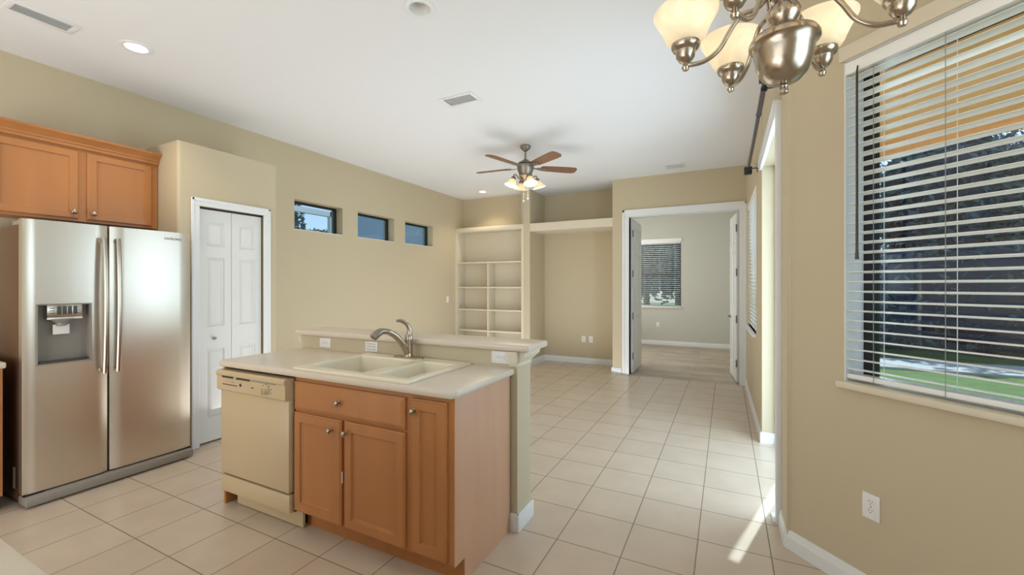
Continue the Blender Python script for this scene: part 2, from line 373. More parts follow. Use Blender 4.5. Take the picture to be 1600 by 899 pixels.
# ------------------------------------------------------------------ doors
def panel_door(mb, u0, z0, u1, z1, t, panels, mtx):
    """moulded door leaf; face towards -y at y=0, thickness t"""
    for yy, flip in ((0, False), (t, True)):
        mm = mtx if not flip else mtx @ Matrix.Translation((u0 + u1, t, 0)) @ Matrix.Rotation(PI, 4, 'Z')
        mb.face_holes(u0, z0, u1, z1, 0, panels, mm)
        for a, c, b_, d in panels:
            g = lambda k, y: (a + k, c + k, b_ - k, d - k, y)
            mb.loft([g(0, 0), g(.005, .011), g(.014, .013), g(.034, .004), g(.05, .003)], mm)
    for q in (((u0, 0, z0), (u0, t, z0), (u0, t, z1), (u0, 0, z1)), ((u1, 0, z0), (u1, t, z0), (u1, t, z1), (u1, 0, z1)), ((u0, 0, z0), (u1, 0, z0), (u1, t, z0), (u0, t, z0)), ((u0, 0, z1), (u1, 0, z1), (u1, t, z1), (u0, t, z1))):
        mb.add(q, [(0, 1, 2, 3)], False, mtx)
    return mb
KNOB = [(.0, .032), (.010, .031), (.0155, .026), (.016, .021), (.012, .015), (.0065, .011), (.006, .004), (.010, .003), (.010, 0)]
def knob(parent, loc, d, name='knob', m='nickel', s=1):
    q = Vector(d).to_track_quat('Z', 'Y').to_matrix().to_4x4()
    return MB().lathe([(r * s, z * s) for r, z in KNOB], n=16, mtx=Matrix.Translation(loc) @ q).build(name, m, parent)
d1 = sroot('door_1', 'white bifold pantry door with raised panels and one small knob', (XP - .03, 2.36, 0))
fy = frame_y(XP - .03)
for a, b_ in ((2.084, 2.366), (2.370, 2.652)):
    pw = [(a + .07, .21, b_ - .06, .84), (a + .07, 1.04, b_ - .06, 1.66), (a + .07, 1.755, b_ - .06, 1.98)]
    lf = panel_door(MB(), a, .015, b_, 2.085, .034, pw, fy).build('leaf', 'door', d1)
    if a < 2.2: knob(lf, (XP - .03, 2.213, .934), (1, 0, 0), m='pewter', s=.9)
MB().box(XP - .055, 2.08, 2.086, XP - .03, 2.655, 2.104).build('track', 'black', d1)
def french(name, label, hinge, rz, side, lever):
    r = sroot(name, label, hinge, rz)                  # local x along the leaf from the hinge, face towards -y
    W_ = .745; px = [(.10, .335), (.41, .645)]
    pn = [(a, c, b_, d) for a, b_ in px for c, d in ((.24, .92), (1.10, 1.92), (2.03, 2.34))]
    lf = panel_door(MB(), 0, .012, W_, 2.472, .035, pn, Matrix.Translation((0, -.0175, 0))).build('leaf', 'door', r, local=True)
    for z in (.28, .92, 1.60, 2.24):
        MB().lathe([(.007, -.055), (.009, -.05), (.009, .05), (.007, .055)], (-.006, side * .021, z), 10).box(-.004, side * .0175, z - .05, .032, side * .0195, z + .05).build('hinge', 'hinge', r, local=True)
    if lever:
        h = MB().lathe([(.026, 0), (.026, .008), (.012, .012), (.011, .04)], n=16, mtx=Matrix.Translation((W_ - .06, side * .0175, .92)) @ Matrix.Rotation(-side * PI / 2, 4, 'X'))
        h.tube([(W_ - .06, side * .055, .92), (W_ - .10, side * .06, .92), (W_ - .17, side * .058, .918)], .008)
        h.build('lever_handle', 'hinge', r, local=True)
    return r
french('door_2', 'white panelled double door leaf swung inward beside the niche', (-1.352, YB + .155, 0), math.radians(90), -1, False)
french('door_3', 'white panelled double door leaf with lever handle near the slider wall', (.150, YB + .155, 0), math.radians(96), 1, True)

# sliding door in the deep opening
d4 = sroot('door_4', 'white framed sliding glass door in the deep opening', (.42, 3.66, 0))
MB().box(.40, 2.94, .02, .47, 2.99, 2.47).box(.40, 4.345, .02, .47, 4.395, 2.47).box(.40, 2.94, 2.42, .47, 4.395, 2.47).box(.39, 2.94, 0, .48, 4.395, .025).box(.41, 3.64, .02, .46, 3.70, 2.42).build('frame', 'alu', d4)
MB().box(.433, 2.985, .03, .438, 4.35, 2.42).build('glass', 'pane', d4)
MB().box(.262, 2.935, 0, .292, 3.005, 2.50, .004).build('jamb_board', 'trim', d4)
MB().box(.285, 2.998, .0, .40, 3.02, 2.47).build('jamb_side', 'trim', d4)
MB().box(.262, 3.005, 2.44, .288, 4.40, 2.47, .003).box(.252, 3.0, 2.47, .284, 4.43, 2.53, .004).build('header_trim', 'trim', d4)
MB().box(.245, 2.95, 0, .285, 3.06, .012, .003).build('threshold', 'trim', d4)

# ------------------------------------------------------------------ windows
for i, (a, b_) in enumerate(TRANSOMS):
    r = sroot('window_%d' % (i + 1), ['small high black-framed window nearest the pantry', 'small high black-framed window between its two neighbours', 'small high black-framed window nearest the bookcase'][i], (XL - .14, (a + b_) / 2, 2.27))
    x0, x1 = XL - .16, XL - .12; t = .028
    MB().box(x0, a, 2.09, x1, a + t, 2.458).box(x0, b_ - t, 2.09, x1, b_, 2.458).box(x0, a + t, 2.09, x1, b_ - t, 2.09 + t * .7).box(x0, a + t, 2.458 - t, x1, b_ - t, 2.458).build('window_frame', 'blackframe', r)
    MB().box(x0 + .015, a + t, 2.09, x0 + .019, b_ - t, 2.45).build('glass', 'pane', r)
    MB().box(XL - .12, a, 2.09, XL + .004, b_, 2.096).build('sill', 'trim', r)

def blind(root, W_, z0, z1, y=0, tilt=0., pitch=.0445, depth=.05, ladders=(), wand=None, mtx=None):
    """2-inch blind in local coordinates: x 0..W_, hanging z0..z1 around y; room on -y"""
    MB().box(.002, y - .035, z1 - .058, W_ - .002, y + .03, z1, .004, mtx=mtx).build('headrail', 'slat', root, local=True)
    mb = MB(); n = int((z1 - .06 - z0 - .03) / pitch)
    for k in range(n):
        z = z0 + .045 + k * (z1 - .075 - z0 - .045) / (n - 1)
        mm = (mtx or Matrix()) @ Matrix.Translation((0, y, z)) @ Matrix.Rotation(tilt, 4, 'X')
        hd, th = depth / 2, .0028
        vs = []; c = [(-hd, -.003), (-hd * .5, .0005), (0, .0016), (hd * .5, .0005), (hd, -.003)]
        for x in (.004, W_ - .004):
            vs += [(x, yy, zz + th / 2) for yy, zz in c] + [(x, yy, zz - th / 2) for yy, zz in reversed(c)]
        mb.add(vs, [tuple(range(9, -1, -1)), tuple(range(10, 20))] + [(q, (q + 1) % 10, 10 + (q + 1) % 10, 10 + q) for q in range(10)], False, mm)
    mb.build('slats', 'slat', root, local=True)
    MB().box(.004, y - .027, z0, W_ - .004, y + .027, z0 + .022, .004, mtx=mtx).build('bottom_rail', 'slat', root, local=True)
    for x in ladders:
        mb = MB(); mb.box(x - .001, y - .029, z0, x + .001, y - .027, z1 - .05, mtx=mtx); mb.build('cord', 'cord', root, local=True)
        mb = MB(); mb.box(x + .008, y + .027, z0, x + .0105, y + .0285, z1 - .05, mtx=mtx); mb.build('cord', 'cordw', root, local=True)
    if wand:
        x, zt, zb = wand
        MB().tube([(x, y - .045, zt), (x, y - .05, zt - .03), (x, y - .05, zb + .05), (x, y - .05, zb)], .004, 8, rad=[.003, .0045, .0055, .008], mtx=mtx).build('tilt_wand', 'wand', root, local=True)

BR = -PI / 4; s0, z0, s1, z1 = BAY_HOLE
r = sroot('window_4', 'large bay window with black frame and white sill', (.29, 2.72, 0), BR)
t = .045; y0, y1 = .125, .175
MB().box(s0, y0, z0, s0 + t, y1, z1).box(s1 - t, y0, z0, s1, y1, z1).box(s0, y0, z1 - t, s1, y1, z1).build('window_frame', 'blackframe', r, local=True)
MB().box(s0 + t, y0, z0, s1 - t, y1, z0 + .02).build('bottom_frame', 'alu', r, local=True)
MB().box(s0 + t, .148, z0 + .02, s1 - t, .152, z1 - t).build('glass', 'pane', r, local=True)
MB().box(s0 - .02, -.035, z0 - .028, s1 + .02, -.0005, z0 + .004, .008).box(s0 + .001, -.001, z0 - .02, s1 - .001, y0, z0 + .004).build('sill', 'cream', r, local=True)
MB().box(s0, 0.001, z0, s0 + .006, y0, z1).box(s1 - .006, .001, z0, s1, y0, z1).box(s0, .001, z1 - .006, s1, y0, z1).build('reveal_lining', 'trim', r, local=True)
bb = thing('venetian_blind', 'large white venetian blind hanging in the bay window, slats open', 'blind', (.29, 2.72, 0), BR)
bm_ = Matrix.Translation((s0 + .002, 0, 0))
blind(bb, s1 - s0 - .004, .972, 2.462, .035, math.radians(-7), ladders=(.118, .37, .78), wand=(.064, 2.42, 1.53), mtx=bm_)
MB().box(s0 - .012, -.02, 2.468, s1 + .012, -.001, 2.535, .003).build('valance', 'cream', bb, local=True)

r = sroot('window_5', 'nook window with black frame', (NOOKX, .5, 0))
q = MB(); a, b_ = -.35, 1.35
for u0, v0, u1, v1 in ((a, z0, a + t, z1), (b_ - t, z0, b_, z1), (a, z0, b_, z0 + t), (a, z1 - t, b_, z1), (.48, z0, .52, z1)): q.box(NOOKX + .125, u0, v0, NOOKX + .165, u1, v1)
q.build('window_frame', 'blackframe', r)
MB().box(NOOKX + .145, a, z0, NOOKX + .149, b_, z1).build('glass', 'pane', r)
MB().box(NOOKX - .03, a - .02, z0 - .03, NOOKX + .12, b_ + .02, z0, .008).build('sill', 'cream', r)
nb = thing('venetian_blind', 'white venetian blind hanging in the breakfast nook window', 'blind', (NOOKX, 1.35, 0), -PI / 2)
blind(nb, 1.696, .985, 2.462, .035, math.radians(-7), ladders=(.2, .85, 1.5), mtx=Matrix.Translation((.002, 0, 0)))

rz = math.atan2(1, -.0146) - PI      # right wall window: local x runs towards the camera
r = sroot('window_6', 'slim window in the slider wall with white sill', (.285 - .0146 * (6.36 - 4.4), 6.36, 0), rz)
W6 = 1.30
q = MB(); y0, y1 = .12, .16
for u0, v0, u1, v1 in ((0, .9, t, 2.45), (W6 - t, .9, W6, 2.45), (0, .9, W6, .9 + t), (0, 2.45 - t, W6, 2.45), (0, 1.66, W6, 1.70)): q.box(u0, y0, v0, u1, y1, v1)
q.build('window_frame', 'alu', r, local=True)
MB().box(t, .14, .93, W6 - t, .144, 2.42).build('glass', 'pane', r, local=True)
MB().box(-.02, -.04, .872, W6 + .02, .12, .90, .006).build('sill', 'trim', r, local=True)
rb = thing('venetian_blind', 'slim white venetian blind over the window beside the slider', 'blind', tuple(r.location), rz)
blind(rb, W6 - .004, .93, 2.445, .03, math.radians(-28), ladders=(.2, 1.1), mtx=Matrix.Translation((.002, 0, 0)))
r = sroot('window_7', 'window on the far wall of the room beyond the doors', (-1.435, 10.6, 0))
q = MB()
for u0, v0, u1, v1 in ((-1.93, .9, -1.89, 2.46), (-.98, .9, -.94, 2.46), (-1.93, .9, -.94, .94), (-1.93, 2.42, -.94, 2.46), (-1.93, 1.66, -.94, 1.70)): q.box(u0, 10.68, v0, u1, 10.72, v1)
q.build('window_frame', 'blackframe', r)
MB().box(-1.9, 10.70, .92, -.97, 10.704, 2.44).build('glass', 'pane', r)
MB().box(-1.95, 10.565, .872, -.92, 10.68, .90, .006).build('sill', 'trim', r)
ob = thing('venetian_blind', 'white venetian blind seen through the double doorway, slats open', 'blind', (-1.928, 10.6, 0))
blind(ob, .984, .905, 2.46, .03, math.radians(-4), ladders=(.15, .5, .84))
MB().box(-.02, -.02, 2.45, 1.004, -.001, 2.52, .003).build('valance', 'slat', ob, local=True)

# ------------------------------------------------------------------ built-in bookcase
bk = thing('bookcase', 'cream built-in bookcase with open shelves in the niche', 'bookcase', (-3.92, 6.95, 0))
MB().box(-4.648, 6.80, 2.42, -3.201, 7.098, 2.50, .003).build('top_ledge', 'cream', bk)
for x in (-4.648, -3.244): MB().box(x, 6.80, 0, x + .043, 7.098, 2.42).build('side_panel', 'cream', bk)
MB().box(-4.605, 7.085, 0, -3.245, 7.098, 2.42).build('back_panel', 'cream', bk)
MB().box(-3.955, 6.825, .10, -3.93, 7.085, 1.83).build('divider', 'cream', bk)
for z in (1.85, 1.385, .965, .575, .18): MB().box(-4.605, 6.815, z - .026, -3.245, 7.085, z, .002).build('shelf', 'cream', bk)

# ------------------------------------------------------------------ kitchen island
wi = sroot('wall_island', 'beige half wall behind the island counter, carrying the raised bar', (-2, 2.28, 0))
MB().box(-2.92, 2.19, 0, -1.07, 2.37, 1.03).build('half_wall', 'wall', wi)
def ring(mb, lo, hi):
    vs = []
    for (x0, y0, x1, y1, z) in (lo, hi): vs += [(x0, y0, z), (x1, y0, z), (x1, y1, z), (x0, y1, z)]
    return mb.add(vs, [(0, 1, 5, 4), (1, 2, 6, 5), (2, 3, 7, 6), (3, 0, 4, 7), (3, 2, 1, 0), (4, 5, 6, 7)])
cr = MB()
ring(cr, (-2.926, 2.196, -1.064, 2.376, .945), (-2.926, 2.196, -1.064, 2.376, .96))
ring(cr, (-2.926, 2.196, -1.064, 2.376, .96), (-2.938, 2.196, -1.052, 2.388, .975))
ring(cr, (-2.938, 2.196, -1.052, 2.388, .975), (-2.962, 2.196, -1.028, 2.412, 1.0))
ring(cr, (-2.962, 2.196, -1.028, 2.412, 1.0), (-2.966, 2.196, -1.022, 2.418, 1.03))
cr2 = MB().box(-1.125, 2.17, .965, -1.064, 2.19, 1.03).box(-1.118, 2.178, .945, -1.064, 2.19, .97)
cr.build('crown_moulding', 'cream', wi); cr2.build('corbel', 'cream', wi)
k = MB().box(-1.07, 2.172, 0, -1.053, 2.388, .10, .003).box(-1.109, 2.173, 0, -1.056, 2.19, .10, .002).box(-2.92, 2.37, 0, -1.056, 2.387, .1, .003)
k.build('baseboard', 'trim', wi)
bt = tag(MB().box(-2.96, 2.165, 1.031, -.99, 2.46, 1.07, .012, 3).build('bar_top', 'counter'), 'long cream raised bar top over the island half wall', 'bar top')

ct = MB()                                              # counter slab with the sink cut out
SK = (-2.175, 1.620, -1.384, 2.125)
X0, Y0, X1, Y1, ZT, ZB = -2.905, 1.575, -1.085, 2.188, .934, .895
xs = [X0, SK[0], SK[2], X1]; ys = [Y0, SK[1], SK[3], Y1]
def rslab(mb, X0, Y0, X1, Y1, ZB, ZT, r, hole):
    """slab with rounded front corners and rounded front/side edge, and a rectangular hole"""
    def outline(ins):
        pts = []; rr = r - ins
        for cx, cy, a0 in ((X0 + r, Y0 + r, PI), (X1 - r, Y0 + r, 1.5 * PI)):
            for i in range(7): a = a0 + PI / 2 * i / 6; pts.append((cx + rr * math.cos(a), cy + rr * math.sin(a)))
        return pts + [(X1 - ins, Y1), (X0 + ins, Y1)]
    e = .012; vs = []; prof = [(e, ZB), (e * .3, ZB + e * .3), (0, ZB + e), (0, ZT - e), (e * .3, ZT - e * .3), (e, ZT)]
    for ins, z in prof: vs += [(x, y, z) for x, y in outline(ins)]
    n = 16; fs = []
    for j in range(len(prof) - 1):
        for i in range(n): k = (i + 1) % n; fs.append((j * n + i, j * n + k, (j + 1) * n + k, (j + 1) * n + i))
    b = len(vs); hx0, hy0, hx1, hy1 = hole
    for z in (ZB, ZT): vs += [(hx0, hy0, z), (hx1, hy0, z), (hx1, hy1, z), (hx0, hy1, z)]
    for base_, hb, fl in ((0, b, True), ((len(prof) - 1) * n, b + 4, False)):
        o = lambda i: base_ + i
        qs = [[o(i) for i in range(3, 11)] + [hb + 1, hb], [o(i) for i in range(10, 15)] + [hb + 2, hb + 1], [o(14), o(15), hb + 3, hb + 2], [o(15), o(0), o(1), o(2), o(3), hb, hb + 3]]
        fs += [tuple(reversed(x)) if fl else tuple(x) for x in qs]
    fs += [(b + i, b + (i + 1) % 4, b + 4 + (i + 1) % 4, b + 4 + i) for i in range(4)]
    nv = len(vs)
    mb.add(vs, fs, True)
rslab(ct, X0, Y0, X1, Y1, ZB, ZT, .035, SK)
tag(ct.build('island_countertop', 'counter'), 'cream laminate countertop on the island around the sink', 'countertop')

# sink
sk = thing('kitchen_sink', 'biscuit double-bowl drop-in sink set in the island countertop', 'sink', (-1.797, 1.89, .934))
sm = MB(); BL = (-2.152, 1.645, -1.705, 2.060); BRt = (-1.635, 1.645, -1.408, 2.060)
RX0, RY0, RX1, RY1 = -2.197, 1.595, -1.364, 2.162
zt = .951
sm.face_holes(RX0 + .012, RY0 + .012, RX1 - .012, RY1 - .012, 0, [BL, BRt], Matrix(((1, 0, 0, 0), (0, 0, 1, 0), (0, -1, 0, zt), (0, 0, 0, 1))))
def rim(mb, rects):
    vs = []; fs = []
    for x0, y0, x1, y1, z in rects: vs += [(x0, y0, z), (x1, y0, z), (x1, y1, z), (x0, y1, z)]
    for j in range(len(rects) - 1):
        for i in range(4): k = (i + 1) % 4; fs.append((4 * j + i, 4 * j + k, 4 * j + 4 + k, 4 * j + 4 + i))
    return mb.add(vs, fs, True)
rim(sm, [(RX0, RY0, RX1, RY1, .935), (RX0, RY0, RX1, RY1, .944), (RX0 + .004, RY0 + .004, RX1 - .004, RY1 - .004, .949), (RX0 + .012, RY0 + .012, RX1 - .012, RY1 - .012, zt)])
sm.build('rim', 'sink', sk)
for nm, (a, c, b_, d), dep in (('bowl', BL, .19), ('bowl', BRt, .14)):
    m_ = MB(); g = lambda k, z: (a + k, c + k, b_ - k, d - k, z)
    rim(m_, [g(0, zt), g(.004, zt - .003), g(.008, zt - .015), g(.02, zt - dep + .03), g(.03, zt - dep + .008), g(.05, zt - dep)])
    m_.add([(a + .05, c + .05, zt - dep), (b_ - .05, c + .05, zt - dep), (b_ - .05, d - .05, zt - dep), (a + .05, d - .05, zt - dep)], [(0, 1, 2, 3)])
    o = m_.build(nm, 'sink', sk)
    MB().lathe([(.0, .004), (.03, .003), (.042, .001), (.042, -.003)], ((a + b_) / 2, (c + d) / 2, zt - dep), 20).build('drain', 'nickel', o)
MB().box(-1.66, 2.082, zt, -1.62, 2.09, zt + .0006).build('maker_mark', 'pewter', sk)

# faucet
FX, FY, FZ = -1.80, 2.115, .951
fa = thing('kitchen_faucet', 'brushed nickel pull-out faucet with curved lever behind the sink', 'faucet', (FX, FY, FZ))
pl = MB(); n = 28
poly = [(FX + (.085 if math.cos(2 * PI * i / n) >= 0 else -.085) + .03 * math.cos(2 * PI * i / n), FY + .03 * math.sin(2 * PI * i / n)) for i in range(n)]
pl.prism(poly, FZ, FZ + .008).build('base_plate', 'nickel', fa)
MB().lathe([(.030, .008), (.028, .014), (.025, .03), (.0255, .09), (.027, .115), (.026, .135), (.018, .15), (0, .153)], (FX, FY, FZ), 24).build('body', 'nickel', fa)
def curve(P, n=8):
    out = []; P = [Vector(p) for p in P]
    Q = [P[0]] + P + [P[-1]]
    for i in range(1, len(Q) - 2):
        for k in range(n):
            t_ = k / n; a, b_, c, d = Q[i - 1], Q[i], Q[i + 1], Q[i + 2]
            out.append(.5 * ((2 * b_) + (c - a) * t_ + (2 * a - 5 * b_ + 4 * c - d) * t_ ** 2 + (3 * b_ - a - 3 * c + d) * t_ ** 3))
    return out + [P[-1]]
sp = curve([(FX, FY, FZ + .02), (FX - .008, FY - .04, FZ + .085), (FX - .02, FY - .095, FZ + .145), (FX - .032, FY - .15, FZ + .178)])
MB().tube(sp, .017, 14, rad=[.024 - .007 * i / (len(sp) - 1) for i in range(len(sp))]).build('spout', 'nickel', fa)
hd = curve([(FX - .032, FY - .15, FZ + .178), (FX - .042, FY - .195, FZ + .184), (FX - .05, FY - .235, FZ + .165), (FX - .053, FY - .252, FZ + .15)])
MB().tube(hd, .02, 14, rad=[.0165, .0167, .017, .0172, .0176, .018, .0185, .019, .02, .021, .0215, .022, .0225, .023, .0232, .0234, .0234, .0234, .0234, .0234, .0234, .023, .023, .0225, .021][:len(hd)]).build('spray_head', 'pewter', fa)
lv = curve([(FX, FY, FZ + .13), (FX + .004, FY + .004, FZ + .175), (FX - .006, FY - .012, FZ + .215), (FX - .022, FY - .05, FZ + .238), (FX - .03, FY - .075, FZ + .238)])
MB().tube(lv, .012, 12, rad=[.021 - .012 * (i / (len(lv) - 1)) ** .8 for i in range(len(lv))]).build('lever', 'nickel', fa)

# sink cabinet
def shaker(x0, z0, x1, z1, y, parent, name='door', m='wood', st=.052, t=.02):
    mb = MB(); g = lambda k, yy: (x0 + k, z0 + k, x1 - k, z1 - k, yy)
    mb.loft([g(0, y + t), g(0, y + .007), g(.007, y + .004), g(.009, y), g(st, y), g(st + .004, y + .011), g(st + .009, y + .0125), g(st + .016, y + .0125)])
    mb.add([(x0, y + t, z0), (x1, y + t, z0), (x1, y + t, z1), (x0, y + t, z1)], [(3, 2, 1, 0)])
    return mb.build(name, m, parent)
sc = thing('sink_cabinet', 'honey maple island base cabinet with sink doors and a narrow door', 'cabinet', (-1.66, 1.9, 0))
YF = 1.622
cb = MB().box(-2.212, YF, .118, -1.112, 2.165, .72).box(-2.212, YF, .72, -1.112, 1.64, .893).box(-1.14, 1.64, .72, -1.112, 2.165, .893).box(-2.212, 1.64, .72, -2.20, 2.165, .893).box(-2.212, 1.70, 0, -1.112, 2.165, .118)
cb.build('carcass', 'wood', sc)
cs = MB()
cs.add([(-1.1115, y, z) for y, z in ((1.70, 0), (2.170, 0), (2.170, .894), (1.618, .894), (1.618, .118), (1.70, .118))] + [(-1.107, y, z) for y, z in ((1.70, 0), (2.170, 0), (2.170, .894), (1.618, .894), (1.618, .118), (1.70, .118))],
       [(5, 4, 3, 2, 1, 0), (6, 7, 8, 9, 10, 11)] + [(i, (i + 1) % 6, 6 + (i + 1) % 6, 6 + i) for i in range(6)])
cs.build('end_panel', 'woodside', sc)['label'] = 'pinkish maple veneer end panel'
YD = 1.602
dl = shaker(-2.203, .128, -1.826, .690, YD, sc); knob(dl, (-1.893, YD, .632), (0, -1, 0))
dr = shaker(-1.803, .128, -1.393, .692, YD, sc); knob(dr, (-1.783, YD, .634), (0, -1, 0))
dn = shaker(-1.352, .128, -1.148, .868, YD, sc); knob(dn, (-1.330, YD, .81), (0, -1, 0))
mb = MB(); g = lambda k, yy: (-2.203 + k, .706 + k, -1.393 - k, .864 - k, yy)
mb.loft([g(0, YD + .02), g(0, YD + .008), g(.006, YD + .005), g(.02, YD), g(.03, YD)])
dw_ = mb.build('drawer_front', 'wood', sc); knob(dw_, (-1.835, YD, .786), (0, -1, 0))
MB().box(-1.8215, YD + .004, .36, -1.8165, YD + .008, .42).build('door_catch', 'plate', sc)
tag(MB().box(-2.905, 1.618, 0, -2.885, 2.186, .893).build('island_end_panel', 'wood'), 'slim maple panel closing the island beside the dishwasher', 'panel')

# dishwasher
dx0, dx1 = -2.880, -2.220
dwm = thing('dishwasher', 'bisque built-in dishwasher with dial under the island counter', 'dishwasher', (-2.55, 1.9, 0))
MB().box(dx0 + .01, 1.625, .10, dx1 - .005, 2.15, .875).build('tub', 'darkgrey', dwm)
MB().box(dx0, 1.585, .222, dx1, 1.625, .752, .008).build('door', 'bisque', dwm)
cp = MB(); px = [(1.622, .752), (1.572, .752), (1.563, .760), (1.563, .842), (1.556, .852), (1.556, .868), (1.566, .878), (1.622, .878)]
vs = [(dx0, y, z) for y, z in px] + [(dx1, y, z) for y, z in px]; n = len(px)
cp.add(vs, [tuple(range(n - 1, -1, -1)), tuple(range(n, 2 * n))] + [(i, (i + 1) % n, n + (i + 1) % n, n + i) for i in range(n)])
cpo = cp.build('control_panel', 'bisque', dwm)
MB().box(dx0 + .06, 1.559, .836, dx0 + .34, 1.5645, .848).build('vent_slot', 'slot', cpo)
MB().box(dx0 + .195, 1.55, .834, dx0 + .215, 1.565, .850, .002).build('latch', 'bisque', cpo)
MB().box(dx0 + .34, 1.5605, .838, dx1 - .08, 1.5645, .846).build('handle_groove', 'midgrey', cpo)
for i in range(9): MB().box(dx0 + .065 + i * .0165, 1.5622, .7905, dx0 + .075 + i * .0165, 1.5632, .7985).build('button_mark', 'slot', cpo)
for x, l in ((.09, .02), (.145, .04)): MB().box(dx0 + x, 1.5622, .812, dx0 + x + l, 1.5632, .816).build('printed_legend', 'midgrey', cpo)
MB().lathe([(.010, 0), (.010, .0012), (.0, .0012)], n=16, mtx=Matrix.Translation((dx0 + .245, 1.563, .803)) @ Matrix.Rotation(PI / 2, 4, 'X')).build('badge', 'slot', cpo)
MB().box(dx0 + .35, 1.5622, .797, dx0 + .375, 1.5632, .803).build('printed_word', 'slot', cpo)
kx, kz = dx1 - .165, .800
for i in range(7):
    a = math.radians(205 - i * 38); x, z = kx + .042 * math.cos(a), kz + .034 * math.sin(a)
    MB().box(x - .005, 1.5622, z - .002, x + .005, 1.5632, z + .002).build('dial_mark', 'slot', cpo)
dk = MB().lathe([(.026, 0), (.026, .006), (.021, .010), (.020, .022), (.017, .026), (0, .026)], n=24, mtx=Matrix.Translation((kx, 1.563, kz)) @ Matrix.Rotation(PI / 2, 4, 'X'))
dk.box(kx - .004, 1.528, kz - .02, kx + .004, 1.545, kz + .02, .003)
dk.build('dial', 'bisque', cpo)
MB().box(dx0, 1.588, .105, dx1, 1.625, .210, .006).build('access_panel', 'bisque', dwm)
MB().box(dx0 + .06, 1.655, .005, dx1 + .03, 1.67, .11).build('kick_plate', 'bisque', dwm)
for x in (dx0 + .005, dx1 - .02): MB().box(x, 1.70, 0, x + .015, 2.1, .1).build('foot', 'black', dwm)

# outlets and switches
def duplex_plate(name, label, cat, origin, rz, horizontal=False, kind='duplex', group=None, w_=.07, h_=.114, m='plate'):
    """wall plate; local face towards -y"""
    t = thing(name, label, cat, origin, rz, group)
    R = Matrix.Rotation(PI / 2, 4, 'Y') if horizontal else Matrix()
    MB().box(-w_ / 2, -.006, -h_ / 2, w_ / 2, -.0005, h_ / 2, .002, mtx=R).build('cover_plate', m, t, local=True)
    if kind == 'duplex':
        for s in (-1, 1):
            f = MB(); n = 20
            pts = [(.0175 * math.cos(2 * PI * i / n), max(-.0125, min(.0125, .0175 * math.sin(2 * PI * i / n)))) for i in range(n)]
            f.add([(x, -.0075, z + s * .0195) for x, z in pts] + [(x, -.005, z + s * .0195) for x, z in pts], [tuple(range(n))] + [(i, n + i, n + (i + 1) % n, (i + 1) % n) for i in range(n)], False, R)
            fo = f.build('socket', m, t, local=True)
            q = MB().box(-.0075, -.0081, s * .0195 + .001, -.0055, -.007, s * .0195 + .009, mtx=R).box(.0055, -.0081, s * .0195 + .002, .0075, -.007, s * .0195 + .008, mtx=R)
            q.lathe([(.0022, 0), (.0022, .001), (0, .001)], n=10, mtx=R @ Matrix.Translation((0, -.0071, s * .0195 - .006)) @ Matrix.Rotation(PI / 2, 4, 'X'))
            q.build('slots', 'slot', fo, local=True)
        MB().lathe([(.003, 0), (.003, .001), (0, .0012)], n=10, mtx=R @ Matrix.Translation((0, -.006, 0)) @ Matrix.Rotation(PI / 2, 4, 'X')).build('screw', 'pewter', t, local=True)
    elif kind == 'switch':
        MB().box(-.012, -.0085, -.03, .012, -.0055, .03, .001, mtx=R).build('rocker', m, t, local=True)
    elif kind == 'lines':
        q = MB()
        for zz in (-.018, 0, .018): q.box(zz - .0015, -.0072, -.04, zz + .0015, -.0055, .04, mtx=R)
        q.build('ribs', 'midgrey', t, local=True)
    elif kind == 'jack':
        MB().lathe([(.006, 0), (.006, .004), (.003, .006), (0, .006)], n=12, mtx=R @ Matrix.Translation((0, -.006, 0)) @ Matrix.Rotation(PI / 2, 4, 'X')).build('jack', 'pewter', t, local=True)
    return t
duplex_plate('power_outlet', 'cream double outlet on the island half wall, above the dishwasher', 'outlet', (-2.65, 2.19, .985), 0, True)
duplex_plate('switch_plate', 'cream ribbed plate on the half wall behind the faucet', 'wall plate', (-2.19, 2.19, .987), 0, True, 'lines')
duplex_plate('power_outlet', 'cream double outlet on the half wall, at the open end of the bar', 'outlet', (-1.175, 2.19, .99), 0, True, w_=.072, h_=.125)
duplex_plate('power_outlet', 'white double outlet on the wall below the bay window', 'outlet', tuple(BAYM @ Vector((.413, 0, .417))), -PI / 4)
duplex_plate('power_outlet', 'white outlet low in the empty niche, farther from the double doors', 'outlet', (-2.31, 7.47, .437), 0)
duplex_plate('cable_plate', 'white cable plate low in the empty niche, closer to the double doors', 'wall plate', (-2.175, 7.47, .437), 0, kind='jack')
duplex_plate('light_switch', 'white switch on the long wall beside the bookcase', 'switch', (XL, 6.55, 1.15), PI / 2, kind='switch')
duplex_plate('wall_plate', 'white blank plate under the window beyond the doors', 'wall plate', (-1.45, 10.6, .478), 0, kind='blank')

